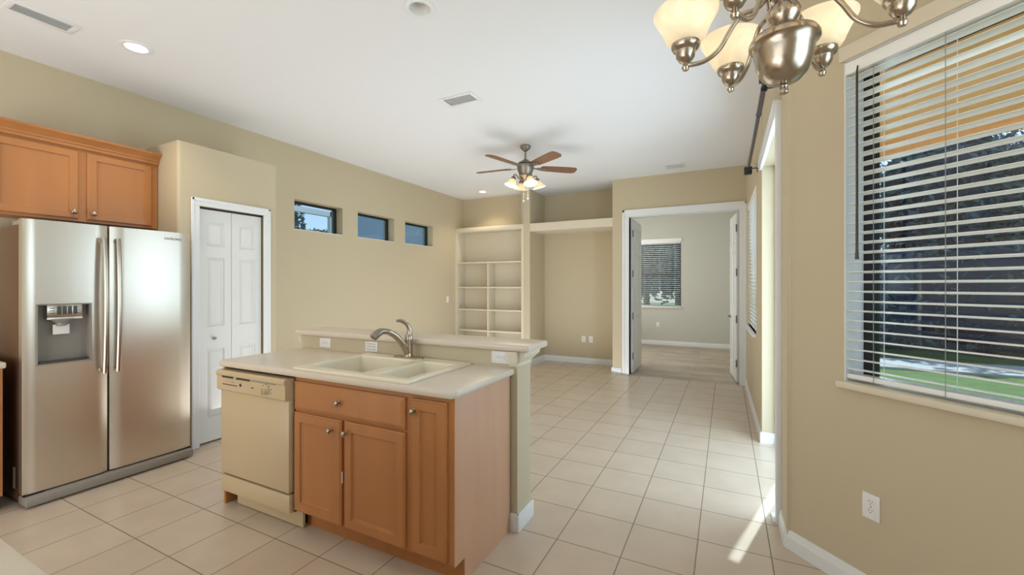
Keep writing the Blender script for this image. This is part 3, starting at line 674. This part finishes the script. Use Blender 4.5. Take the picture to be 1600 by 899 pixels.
# ------------------------------------------------------------------ refrigerator
fr = thing('refrigerator', 'stainless steel side-by-side refrigerator with water dispenser', 'refrigerator', (-4.3, 1.47, 0))
MB().box(-4.62, 1.004, .03, -4.03, 1.913, 1.80, .006).build('body', 'bodyreflect', fr)
def fridge_door(y0, y1, z0, z1, hole=None, bulge=.004):
    mb = MB(); xf, xb = -3.955, -4.02
    ys = sorted({y0 + (y1 - y0) * i / 12 for i in range(13)} | ({hole[0], hole[2]} if hole else set()))
    zs = sorted({z0, z1} | ({hole[1], hole[3]} if hole else set()))
    c, h = (y0 + y1) / 2, (y1 - y0) / 2
    fx = lambda y: xf + bulge * (1 - ((y - c) / h) ** 2) - (.012 if abs(abs(y - c) - h) < 1e-4 else 0)
    for a, b_ in zip(ys, ys[1:]):
        for e, f in zip(zs, zs[1:]):
            if hole and hole[0] <= a and b_ <= hole[2] and hole[1] <= e and f <= hole[3]: continue
            mb.add([(fx(a), a, e), (fx(b_), b_, e), (fx(b_), b_, f), (fx(a), a, f)], [(0, 1, 2, 3)], True)
        for z, fl in ((z0, 1), (z1, 0)):
            mb.add([(fx(a), a, z), (fx(b_), b_, z), (xb, b_, z), (xb, a, z)], [(0, 1, 2, 3) if not fl else (3, 2, 1, 0)])
    for y in (y0, y1): mb.add([(fx(y), y, z0), (xb, y, z0), (xb, y, z1), (fx(y), y, z1)], [(0, 1, 2, 3)])
    mb.add([(xb, y0, z0), (xb, y1, z0), (xb, y1, z1), (xb, y0, z1)], [(3, 2, 1, 0)])
    return mb
HOLE = (1.062, .895, 1.322, 1.286)
fd = fridge_door(1.002, 1.416, .082, 1.835, HOLE).build('freezer_door', 'steel', fr)
fe = fridge_door(1.428, 1.944, .082, 1.835).build('fresh_food_door', 'steel', fr)
# dispenser
dp = MB(); a, c, b_, d = HOLE; xs_ = [-3.946, -3.95, -3.985, -4.0]
def yz_ring(k, x): return [(x, a + k, c + k), (x, b_ - k, c + k), (x, b_ - k, d - k), (x, a + k, d - k)]
rr = [yz_ring(-.004, -3.951), yz_ring(-.004, -3.942), yz_ring(.004, -3.942), yz_ring(.006, -3.955), yz_ring(.006, -4.008)]
vs = sum(rr, []); fs = []
for j in range(4):
    for i in range(4): k = (i + 1) % 4; fs.append((4 * j + i, 4 * j + k, 4 * j + 4 + k, 4 * j + 4 + i))
fs.append((16, 17, 18, 19)); dp.add(vs, fs)
dpo = dp.build('dispenser_recess', 'midgrey', fd)
MB().box(-3.999, a + .045, 1.19, -3.945, b_ - .045, 1.284, .002).build('control_panel', 'nickel', dpo)
MB().box(-3.946, a + .045, 1.186, -3.940, b_ - .045, 1.198, .001).build('panel_lip', 'plate', dpo)
for i in range(4): MB().box(-3.9455, a + .092 + i * .026, 1.217, -3.9435, a + .112 + i * .026, 1.272, .0005).build('display_key', 'darkgrey', dpo)
for y in (a + .055, b_ - .08):
    q = MB()
    for k in range(3): q.box(-3.9455, y, 1.225 + k * .016, -3.944, y + .025, 1.229 + k * .016)
    q.build('printed_legend', 'darkgrey', dpo)
nz = MB().lathe([(.02, -.045), (.028, -.04), (.03, -.025), (.06, 0), (.06, .004)], (-3.965, (a + b_) / 2 - .01, 1.186), 20)
nz.build('nozzle', 'midgrey', dpo)
MB().box(-3.975, (a + b_) / 2 - .05, 1.085, -3.972, (a + b_) / 2 + .03, 1.15, .001).build('paddle', 'plate', dpo)
MB().box(-4.006, a + .012, .902, -3.952, b_ - .012, .912, .002).build('drip_tray', 'darkgrey', dpo)
for o, y in ((fd, 1.385), (fe, 1.458)):
    pts = [(-3.955 + .042 + .022 * (1 - (2 * i / 14 - 1) ** 2), y, .792 + .955 * i / 14) for i in range(15)]
    hb = MB(); vs = []; hw = .0125
    for x, yy, z in pts: vs += [(x + .012, yy - hw * .5, z), (x + .012, yy + hw * .5, z), (x + .006, yy + hw, z), (x - .010, yy + hw, z), (x - .010, yy - hw, z), (x + .006, yy - hw, z)]
    fs = [(5, 4, 3, 2, 1, 0), tuple(14 * 6 + i for i in range(6))]
    for j in range(14):
        for i in range(6): k = (i + 1) % 6; fs.append((6 * j + i, 6 * j + k, 6 * j + 6 + k, 6 * j + 6 + i))
    hb.add(vs, fs, True)
    for z in (.80, 1.715): hb.box(-3.952, y - .011, z, -3.912, y + .011, z + .025, .003)
    hb.build('door_handle', 'nickel', o)
MB().box(-4.04, 1.004, .012, -3.905, 1.941, .072, .012).build('base_grille', 'midgrey', fr)
for y in (1.006, 1.846): MB().box(-4.02, y, .072, -3.95, y + .092, .083).build('lower_hinge', 'black', fr)
for y in (1.008, 1.835): MB().box(-4.16, y, 1.80, -4.0, y + .072, 1.832, .006).build('hinge_cover', 'midgrey', fr)
MB().box(-4.13, 1.0035, .10, -4.09, 1.005, .235).build('rating_label', 'plate', fr)['label'] = 'white printed sticker'
for y in (1.04, 1.88):
    for x in (-4.06, -4.5): MB().lathe([(.02, 0), (.02, .032)], (x, y, 0), 12).build('foot', 'black', fr)
def text(body, size, mtx, m, parent, name):
    cu = bpy.data.curves.new(name, 'FONT'); cu.body = body; cu.size = size; cu.extrude = .0004; cu.align_x = 'CENTER'
    to = bpy.data.objects.new(name, cu); COL.objects.link(to)
    me = bpy.data.meshes.new_from_object(to.evaluated_get(bpy.context.evaluated_depsgraph_get())); bpy.data.objects.remove(to)
    me.transform(wm(parent).inverted() @ mtx); me.materials.append(M[m]); o = bpy.data.objects.new(name, me); COL.objects.link(o); o.parent = parent
    return o
text('SAMSUNG', .026, Matrix.Translation((-3.9505, 1.815, 1.772)) @ Matrix(((0, 0, 1, 0), (1, 0, 0, 0), (0, 1, 0, 0), (0, 0, 0, 1))), 'darkgrey', fe, 'brand_lettering')

# ------------------------------------------------------------------ cabinets by the fridge
uc = thing('upper_cabinet', 'honey maple wall cabinet with crown moulding above the refrigerator', 'cabinet', (-4.52, 1.44, 1.9))
MB().box(-4.648, .93, 1.90, -4.42, 1.915, 2.48).build('carcass', 'wood', uc)
def wood_y(y0, z0, y1, z1, x, parent):
    mb = MB(); mt = frame_y(x); g = lambda k, yy: (y0 + k, z0 + k, y1 - k, z1 - k, yy)
    mb.loft([g(0, 0.02), g(0, .006), g(.006, 0.001), g(.052, 0), g(.056, .011), g(.064, .0125)], mt)
    return mb.build('door', 'wood', parent)
o = wood_y(.955, 1.918, 1.405, 2.435, -4.40, uc); knob(o, (-4.40, 1.375, 1.965), (1, 0, 0), s=1.1)
o = wood_y(1.455, 1.918, 1.868, 2.435, -4.40, uc); knob(o, (-4.40, 1.488, 1.965), (1, 0, 0), s=1.1)
cw = MB(); px = [(-4.42, 2.455), (-4.40, 2.455), (-4.40, 2.475), (-4.392, 2.480), (-4.392, 2.492), (-4.372, 2.512), (-4.350, 2.530), (-4.350, 2.545), (-4.42, 2.545)]; n = len(px)
cw.add([(x, .90, z) for x, z in px] + [(x, 1.917, z) for x, z in px], [tuple(range(n)), tuple(range(2 * n - 1, n - 1, -1))] + [(i, n + i, n + (i + 1) % n, (i + 1) % n) for i in range(n)])
cw.build('crown_moulding', 'wood', uc)
kc = thing('base_cabinet', 'maple base cabinet edge beside the refrigerator', 'cabinet', (-4.3, .6, 0))
MB().box(-4.64, .30, .1, -4.02, .935, .893).box(-4.64, .30, 0, -4.08, .935, .1).build('carcass', 'wood', kc)
o = wood_y(.34, .13, .90, .70, -4.0, kc); knob(o, (-4.0, .87, .63), (1, 0, 0))
o = wood_y(.34, .72, .90, .875, -4.0, kc); knob(o, (-4.0, .62, .80), (1, 0, 0))
tag(MB().box(-4.645, .29, .894, -3.99, .945, .934, .01).build('countertop', 'counter'), 'cream countertop end beside the refrigerator', 'countertop')
pc = thing('base_cabinet', 'maple base cabinet under the counter corner nearest the viewer', 'cabinet', (-1.5, -.05, 0))
MB().box(-2.4, -.33, .1, -.85, .24, .893).box(-2.4, -.33, 0, -.85, .17, .1).build('carcass', 'wood', pc)
mb = MB(); mt = Matrix.Translation((0, .262, 0)) @ Matrix.Rotation(PI, 4, 'Z')
for x0 in (.87, 1.39, 1.91):
    mb = MB(); g = lambda k, yy: (x0 + k, .13 + k, x0 + .48 - k, .87 - k, yy)
    mb.loft([g(0, .02), g(0, .006), g(.006, .001), g(.052, 0), g(.056, .011), g(.064, .0125)], mt); mb.build('door', 'wood', pc)
tag(MB().box(-2.42, -.36, .894, -.82, .285, .934, .01).build('countertop', 'counter'), 'cream countertop corner at the near edge of the kitchen', 'countertop')

# ------------------------------------------------------------------ ceiling fixtures
def downlight(label, x, y, lit):
    t = thing('recessed_light', label, 'light', (x, y, CZ), group='recessed ceiling lights')
    MB().lathe([(.064, .002), (.066, -.006), (.086, -.008), (.094, -.004), (.095, 0)], (x, y, CZ), 32, cap=False).build('trim_ring', 'trim', t)
    MB().lathe([(.065, -.004), (.061, .03), (.058, .10)], (x, y, CZ), 32, cap=False).build('baffle', 'plate', t)
    z_ = .02 if lit else .06
    MB().lathe([(0, z_ - .012), (.03, z_ - .009), (.05, z_ - .002), (.062, z_)] , (x, y, CZ), 32, cap=False).build('lens', 'lens' if lit else 'midwhite', t)
    if lit:
        s = light('recessed_lamp', 'SPOT', (x, y, CZ - .03), 28, (1, .86, .66), spot_size=math.radians(120), spot_blend=.8, shadow_soft_size=.05)
    return t
downlight('lit recessed ceiling light above the refrigerator', -3.737, 1.493, True)
downlight('unlit recessed ceiling light above the island', -1.668, 2.061, False)
downlight('lit recessed ceiling light above the bookcase', -3.92, 6.60, True)
def vent(label, x0, y0, x1, y1, m='trim', along_y=True, n=6, duct='trim'):
    t = thing('air_vent', label, 'vent', ((x0 + x1) / 2, (y0 + y1) / 2, CZ))
    f = .032; z = CZ
    MB().box(x0, y0, z - .008, x0 + f, y1, z, .002).box(x1 - f, y0, z - .008, x1, y1, z, .002).box(x0 + f, y0, z - .008, x1 - f, y0 + f, z, .002).box(x0 + f, y1 - f, z - .008, x1 - f, y1, z, .002).build('frame', m, t)
    q = MB()
    for i in range(n):
        if along_y:
            c = x0 + f + (x1 - x0 - 2 * f) * (i + .5) / n
            q.box(-.009, y0 + f, -.0012, .009, y1 - f, .0012, mtx=Matrix.Translation((c, 0, z - .006)) @ Matrix.Rotation(.6, 4, 'Y'))
        else:
            c = y0 + f + (y1 - y0 - 2 * f) * (i + .5) / n
            q.box(x0 + f, -.009, -.0012, x1 - f, .009, .0012, mtx=Matrix.Translation((0, c, z - .006)) @ Matrix.Rotation(.6, 4, 'X'))
    q.build('louvres', m, t)
    MB().box(x0 + f * .9, y0 + f * .9, z - .0012, x1 - f * .9, y1 - f * .9, z - .0004).build('duct_opening', duct, t)
vent('white ceiling vent with slim louvres above the refrigerator', -3.93, .90, -3.76, 1.215, along_y=True, n=5, duct='duct')
vent('white ceiling vent above the room between island and fan', -2.33, 3.14, -1.985, 3.34, along_y=False, n=7)
vent('flat white ceiling vent near the double doorway', -.79, 6.28, -.51, 6.55, along_y=False, n=9)

# ceiling fan
FXc, FYc = -2.17, 4.666
fan = thing('ceiling_fan', 'pewter ceiling fan with five walnut blades and four lit glass shades', 'ceiling fan', (FXc, FYc, CZ))
C0 = (FXc, FYc, 0)
MB().lathe([(.062, CZ), (.066, CZ - .012), (.06, CZ - .03), (.035, CZ - .055), (.022, CZ - .068), (.016, CZ - .07)], C0, 28).build('canopy', 'pewter', fan)
MB().lathe([(.0125, CZ - .065), (.0125, 2.915)], C0, 14).build('downrod', 'pewter', fan)
MB().lathe([(.018, 2.935), (.03, 2.93), (.045, 2.915), (.085, 2.895), (.092, 2.885), (.092, 2.88), (.07, 2.875), (.098, 2.868), (.105, 2.85), (.102, 2.83), (.092, 2.79), (.08, 2.765), (.078, 2.755), (.07, 2.745), (.0, 2.745)], C0, 32).build('motor_housing', 'pewter', fan)
MB().lathe([(.072, 2.748), (.078, 2.742), (.078, 2.728), (.066, 2.715), (.05, 2.705), (.035, 2.68), (.03, 2.655), (.018, 2.64), (0, 2.635)], C0, 28).build('light_fitter', 'nickel', fan)
for k in range(5):
    a = math.radians(111.75 + 72 * k)
    mt = Matrix.Translation((FXc, FYc, 2.838)) @ Matrix.Rotation(a, 4, 'Z') @ Matrix.Rotation(math.radians(-11), 4, 'X')
    prof = [(.19, -.036), (.21, -.056), (.30, -.064), (.55, -.074), (.62, -.07), (.648, -.045), (.652, 0), (.648, .045), (.62, .07), (.55, .074), (.30, .064), (.21, .056), (.19, .036)]
    bl = MB().prism(prof, -.004, .004, mt).build('blade', 'blade', fan)
    ir = MB().prism([(.085, -.016), (.13, -.014), (.17, -.03), (.23, -.036), (.265, -.018), (.275, 0), (.265, .018), (.23, .036), (.17, .03), (.13, .014), (.085, .016)], -.011, -.005, mt)
    for yy in (-.02, .02): ir.lathe([(.005, -.013), (.005, -.003)], (.215, yy, 0), 8, mtx=mt)
    ir.build('blade_iron', 'pewter', bl)
BELL = [(.022, 0), (.030, -.006), (.040, -.022), (.048, -.045), (.060, -.066), (.078, -.082), (.086, -.088)]
for k in range(4):
    a = math.radians(44.75 + 90 * k); R = Matrix.Translation(C0) @ Matrix.Rotation(a, 4, 'Z')
    am = MB().tube(curve([(.05, 0, 2.69), (.085, 0, 2.70), (.115, 0, 2.735), (.14, 0, 2.742), (.15, 0, 2.715), (.148, 0, 2.69)], 5), .0075, 10, mtx=R)
    am.tube(curve([(.05, 0, 2.715), (.07, 0, 2.68), (.055, 0, 2.655), (.04, 0, 2.665)], 4), .005, 8, mtx=R)
    ao = am.build('light_arm', 'pewter', fan)
    T = R @ Matrix.Translation((.15, 0, 2.70)) @ Matrix.Rotation(math.radians(-17), 4, 'Y')
    MB().lathe([(.012, .018), (.022, .012), (.03, 0), (.032, -.012), (.028, -.018)], n=20, mtx=T).build('socket_cup', 'pewter', ao)
    outer = [(r_, z_ - .012) for r_, z_ in BELL]; inner = [(r_ - .003, z_ - .012) for r_, z_ in reversed(BELL)]
    MB().lathe(outer + inner, n=28, mtx=T, cap=False).build('glass_shade', 'frost', ao)
    MB().lathe([(.0, -.105), (.014, -.102), (.024, -.09), (.027, -.075), (.022, -.058), (.013, -.042), (.012, -.02)], n=16, mtx=T).build('bulb', 'bulb', ao)
    lp = light('fan_lamp', 'POINT', tuple(T @ Vector((0, 0, -.115))), 3, (1, .82, .58), shadow_soft_size=.03)
for (dx, dy, zb) in ((-.03, .01, 2.44), (.035, -.005, 2.46)):
    q = MB().tube([(FXc + dx, FYc + dy, 2.68), (FXc + dx, FYc + dy, zb)], .0016, 6)
    q.lathe([(0, .012), (.006, .008), (.010, -.004), (.007, -.014), (0, -.018)], (FXc + dx, FYc + dy, zb), 12)
    q.build('pull_chain', 'plate', fan)

# chandelier
HX, HY, DZ = .138, 1.35, .63
ch = thing('chandelier', 'brushed nickel six-arm chandelier with upturned alabaster glass shades', 'chandelier', (HX, HY, CZ))
H0 = (HX, HY, 0)
MB().lathe([(.065, CZ), (.065, CZ - .008), (.05, CZ - .025), (.02, CZ - .035), (.008, CZ - .05)], H0, 28).build('canopy', 'nickel', ch)
MB().tube([(HX, HY, CZ - .04), (HX, HY, 2.36)], .008, 10).build('stem', 'nickel', ch)
MB().lathe([(0, 2.40), (.012, 2.39), (.02, 2.36), (.014, 2.335), (.022, 2.32), (.038, 2.30), (.046, 2.27), (.044, 2.24), (.034, 2.215), (.026, 2.20), (.022, 2.19), (.034, 2.183), (.034, 2.175), (.024, 2.168), (.036, 2.155), (.041, 2.14), (.036, 2.125), (.026, 2.112), (.030, 2.105), (.026, 2.10), (.026, 2.08)], H0, 32).build('column', 'nickel', ch)
MB().lathe([(.03, 2.092), (.055, 2.088), (.078, 2.078), (.083, 2.068), (.083, 2.060), (.074, 2.052), (.071, 2.035), (.066, 2.005), (.055, 1.978), (.038, 1.960), (.018, 1.952), (0, 1.951)], H0, 36).build('bowl', 'nickel', ch)
MB().lathe([(.007, 1.953), (.011, 1.946), (.009, 1.942), (.012, 1.935), (.011, 1.927), (.0, 1.922)], H0, 16).build('finial', 'nickel', ch)
UP = [(.034, 0), (.047, .007), (.056, .02), (.063, .038), (.071, .056), (.081, .073), (.089, .088), (.090, .094), (.088, .097)]
for k in range(6):
    a = math.radians(.75 + 60 * k); R = Matrix.Translation(H0) @ Matrix.Rotation(a, 4, 'Z')
    RR = .245
    am = MB().tube(curve([(.035, 0, 2.20), (.055, 0, 2.178), (.075, 0, 2.17), (.10, 0, 2.165), (.125, 0, 2.135), (.155, 0, 2.085), (.19, 0, 2.06), (.225, 0, 2.056), (RR, 0, 2.06)], 6), .0065, 10, mtx=R).tube(curve([(.04, 0, 2.255), (.062, 0, 2.25), (.068, 0, 2.225), (.06, 0, 2.19)], 5), .0045, 8, mtx=R)
    ao = am.build('arm', 'nickel', ch)
    T = R @ Matrix.Translation((RR, 0, 2.04))
    MB().lathe([(0, 0), (.008, .003), (.011, .011), (.008, .019), (.006, .024), (.012, .026), (.018, .03), (.026, .042), (.028, .058), (.036, .064), (.040, .072), (.040, .080), (.034, .082)], n=24, mtx=T).build('socket_cup', 'nickel', ao)
    outer = [(r_, z_ + .078) for r_, z_ in UP]; inner = [(r_ - .003, z_ + .078) for r_, z_ in reversed(UP)]
    MB().lathe(outer + inner, n=32, mtx=T, cap=False).build('glass_shade', 'alabaster', ao)
    MB().lathe([(.013, .08), (.014, .092), (.021, .108), (.025, .124), (.022, .14), (.012, .15), (0, .153)], n=16, mtx=T).build('bulb', 'bulb', ao)
    light('chandelier_lamp', 'POINT', tuple(T @ Vector((0, 0, .165))), 1.1, (1, .90, .74), shadow_soft_size=.03)

# curtain rod on the slider wall
cr_ = thing('curtain_rod', 'dark grey telescoping curtain rod above the sliding door', 'curtain rod', (.2, 3.9, 2.59))
MB().tube([(.2, 4.95, 2.59), (.2, 3.3, 2.59)], .0125, 12).build('rod', 'iron', cr_)
MB().tube([(.2, 3.4, 2.59), (.2, 2.80, 2.59)], .0155, 12).tube([(.2, 3.39, 2.59), (.2, 3.38, 2.59)], .018, 12).build('outer_rod', 'iron', cr_)
for y in (5.0, 2.76): MB().box(.165, y - .035, 2.555, .235, y + .035, 2.625, .004).build('finial', 'black', cr_)
for y in (4.85, 2.92):
    xw = .285 - .0146 * (y - 4.4) if y > 4.4 else .2885
    MB().tube([(.2, y, 2.575), (xw - .004, y, 2.575)], .006, 8).box(xw - .006, y - .015, 2.535, xw - .0005, y + .015, 2.615, .001).tube([(.2, y, 2.57), (.2, y - .012, 2.572)], .019, 10).build('bracket', 'iron', cr_)

# ------------------------------------------------------------------ outside
g_ = MB().box(.56, -6, -.14, 30, 40, -.101).box(-30, 10.82, -.14, .56, 40, -.101).box(-30, -6, -.14, -4.92, 10.82, -.101)
tag(g_.build('lawn', 'lawn'), 'green lawn outside the windows', 'lawn', kind='stuff')
tag(MB().prism([(-1, 10.15), (1.6, 9.95), (5, 9.85), (13, 9.2), (13, 10.4), (5, 11.05), (1.6, 11.15), (-1, 11.35)], -.1, -.06).build('concrete_walk', 'concrete'), 'pale concrete strip crossing the lawn outside the bay window', 'path', kind='structure')
tag(MB().prism([(.56, 3.2), (1.8, 1.95), (2.7, 2.8), (2.7, 5.2), (.58, 6.6)], -.1, -.03).build('reflector_slab', 'concrete'), 'added unseen concrete patio slab outside the sliding door', 'reflector', kind='structure')  # unseen slab added so sunlight bounces up onto the eave
so = MB().prism([(.53, 3.05), (1.75, 1.85), (2.6, 2.7), (1.75, 3.85), (1.1, 4.3), (.56, 4.55)], 2.52, 2.66)
so.prism([(2.6, 2.7), (2.68, 2.78), (1.82, 3.95), (1.14, 4.42), (.56, 4.68), (.56, 4.55), (1.1, 4.3), (1.75, 3.85)], 2.44, 2.68)
struct('trim_soffit', so, 'soffit', label='tan stucco eave outside the bay window')
def foliage(seed, n, rx, rz_, size):
    rnd = random.Random(seed); mb = MB()
    for i in range(n):
        while True:
            p = Vector((rnd.uniform(-1, 1), rnd.uniform(-1, 1), rnd.uniform(-1, 1)))
            if .35 < p.length < 1: break
        p = p.normalized() * (p.length ** .35) * (1 + .18 * math.sin(5 * p.x + seed) * math.cos(4 * p.y + 3 * p.z))
        c = Vector((p.x * rx, p.y * rx, p.z * rz_))
        q = Matrix.Rotation(rnd.uniform(0, 6.3), 4, 'Z') @ Matrix.Rotation(rnd.uniform(-1.2, 1.2), 4, 'X') @ Matrix.Rotation(rnd.uniform(0, 6.3), 4, 'Y')
        s_ = size * rnd.uniform(.6, 1.3)
        mb.add([c + q @ Vector(v) for v in ((-s_, 0, 0), (0, -s_ * .4, 0), (s_, 0, s_ * .15), (0, s_ * .4, 0))], [(0, 1, 2, 3)])
    return mb
def core(seed, rx, rz_):
    bm = bmesh.new(); bmesh.ops.create_icosphere(bm, subdivisions=4, radius=1); rnd = random.Random(seed); o = Vector((rnd.random() * 9, rnd.random() * 9, 0))
    from mathutils import noise
    for v in bm.verts:
        k = .80 + .25 * noise.noise(v.co * 2.2 + o) + .12 * noise.noise(v.co * 6 + o)
        v.co = Vector((v.co.x * rx * k, v.co.y * rx * k, v.co.z * rz_ * k))
    return MB().frombm(bm)
PROTO = []
for sd, rx, rz_ in ((1, 1.25, 2.3), (2, 1.35, 2.1), (3, 1.2, 2.6)):
    t = thing('tree', 'tree', 'tree', (0, 0, -.1))
    MB().tube([(0, 0, 0), (0, 0, .1), (.05, .02, 1.2), (0, .05, 2.4)], .12, 8, rad=[.17, .16, .12, .08]).build('trunk', 'bark', t, local=True)
    up = Matrix.Translation((0, 0, rz_ * 1.15 + .5))
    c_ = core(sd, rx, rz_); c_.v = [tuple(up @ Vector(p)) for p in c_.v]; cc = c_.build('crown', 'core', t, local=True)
    f_ = foliage(sd, 2600, rx, rz_, .11); f_.v = [tuple(up @ Vector(p)) for p in f_.v]; f_.build('leaves', 'leaf', cc, local=True)
    PROTO.append(t)
SPOTS = [(1.8, 16.2), (5.6, 16.5), (9.3, 15.6), (12.6, 13.6), (15.0, 10.8), (16.6, 7.3), (17.0, 3.5), (17.0, -.3), (3.6, 20.4), (8.0, 20.2), (12.4, 18.4), (16.2, 15.2),
         (-4.8, 16.2), (-1.6, 17.6), (.3, 22.4), (-7.6, 20.4), (-3.4, 21.2), (-13.4, 9.2), (-16.5, 13.6)]
used = set()
for i, (x, y) in enumerate(SPOTS):
    k = i % 3
    o = PROTO[k] if k not in used else copy_tree(PROTO[k]); used.add(k)
    o.location = (x, y, -.1); o.rotation_euler = (0, 0, i * 1.7); s_ = (1.25 if i < 12 else 1.1 if i < 17 else .74) * (.95 + .14 * ((i * 37) % 10) / 10)
    o.scale = (s_, s_, s_)
    wh = 'beyond the lawn, seen through the bay window blinds' if i < 12 else 'behind the window beyond the double doors' if i < 17 else 'seen through the small high window nearest the pantry'
    o['label'] = 'dark leafy tree ' + wh; o['category'] = 'tree'
    o['group'] = 'trees beyond the lawn' if i < 12 else 'trees behind the far room' if i < 17 else 'trees outside the high windows'
HL = [(.9, 13.4), (2.4, 13.35), (4, 13.3), (7, 12.9), (9.4, 11.9), (11.2, 10.2), (12.4, 7.8), (12.9, 5)]
hg = thing('hedge', 'long dark leafy hedge across the far side of the lawn', 'hedge', (4, 13.3, -.1))
pts = curve([(x, y, 1.12) for x, y in HL], 6)
hm = MB().tube(pts, .7, 20, rad=[.72 + .1 * math.sin(i * 1.9) + .06 * math.sin(i * 4.3) for i in range(len(pts))])
hm.v = [(x, y, z if z > 1.12 else max(-.09, 1.12 + (z - 1.12) * 1.9)) for x, y, z in hm.v]
hm.v = [(x, y, 1.12 + (z - 1.12) * 1.5 if z > 1.12 else z) for x, y, z in hm.v]
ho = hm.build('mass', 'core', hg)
rnd = random.Random(5); hl = MB()
for i in range(7000):
    p = rnd.choice(hm.v); k = rnd.uniform(.96, 1.12); q0 = Vector(p) + Vector((rnd.uniform(-.25, .25), rnd.uniform(-.12, .12), rnd.uniform(-.2, .2)))
    q0.z = max(.1, q0.z)
    q = Matrix.Rotation(rnd.uniform(0, 6.3), 4, 'Z') @ Matrix.Rotation(rnd.uniform(-1.2, 1.2), 4, 'X') @ Matrix.Rotation(rnd.uniform(0, 6.3), 4, 'Y')
    s_ = .10 * rnd.uniform(.6, 1.3)
    hl.add([q0 + q @ Vector(v) for v in ((-s_, 0, 0), (0, -s_ * .4, 0), (s_, 0, s_ * .15), (0, s_ * .4, 0))], [(0, 1, 2, 3)])
hl.build('leaves', 'leaf', ho)
# neighbour's side
nh = thing('neighbor_house', 'blue-grey neighbouring house seen through the small high windows', 'house', (-9.5, 11, -.1))
MB().prism([(-8.5, 7.78), (-8.5, 15), (-12, 15), (-12, 11.2)], -.1, 4.6).build('siding', 'blue', nh)
MB().prism([(-8.2, 7.7), (-8.2, 15.3), (-12.3, 15.3), (-12.3, 11.4)], 4.6, 4.8).build('roof', 'concrete', nh)
sf = thing('screen_frame', 'white screen enclosure frame outside the small high window nearest the pantry', 'frame', (-7.0, 5.6, -.1))
MB().box(-7.04, 5.86, -.1, -6.96, 5.98, 2.86).build('post', 'alu', sf)
MB().box(-7.04, 2.0, 2.76, -6.96, 5.98, 2.86).build('beam', 'alu', sf)
MB().box(-7.04, 2.0, -.1, -6.96, 2.1, 2.76).build('post', 'alu', sf)
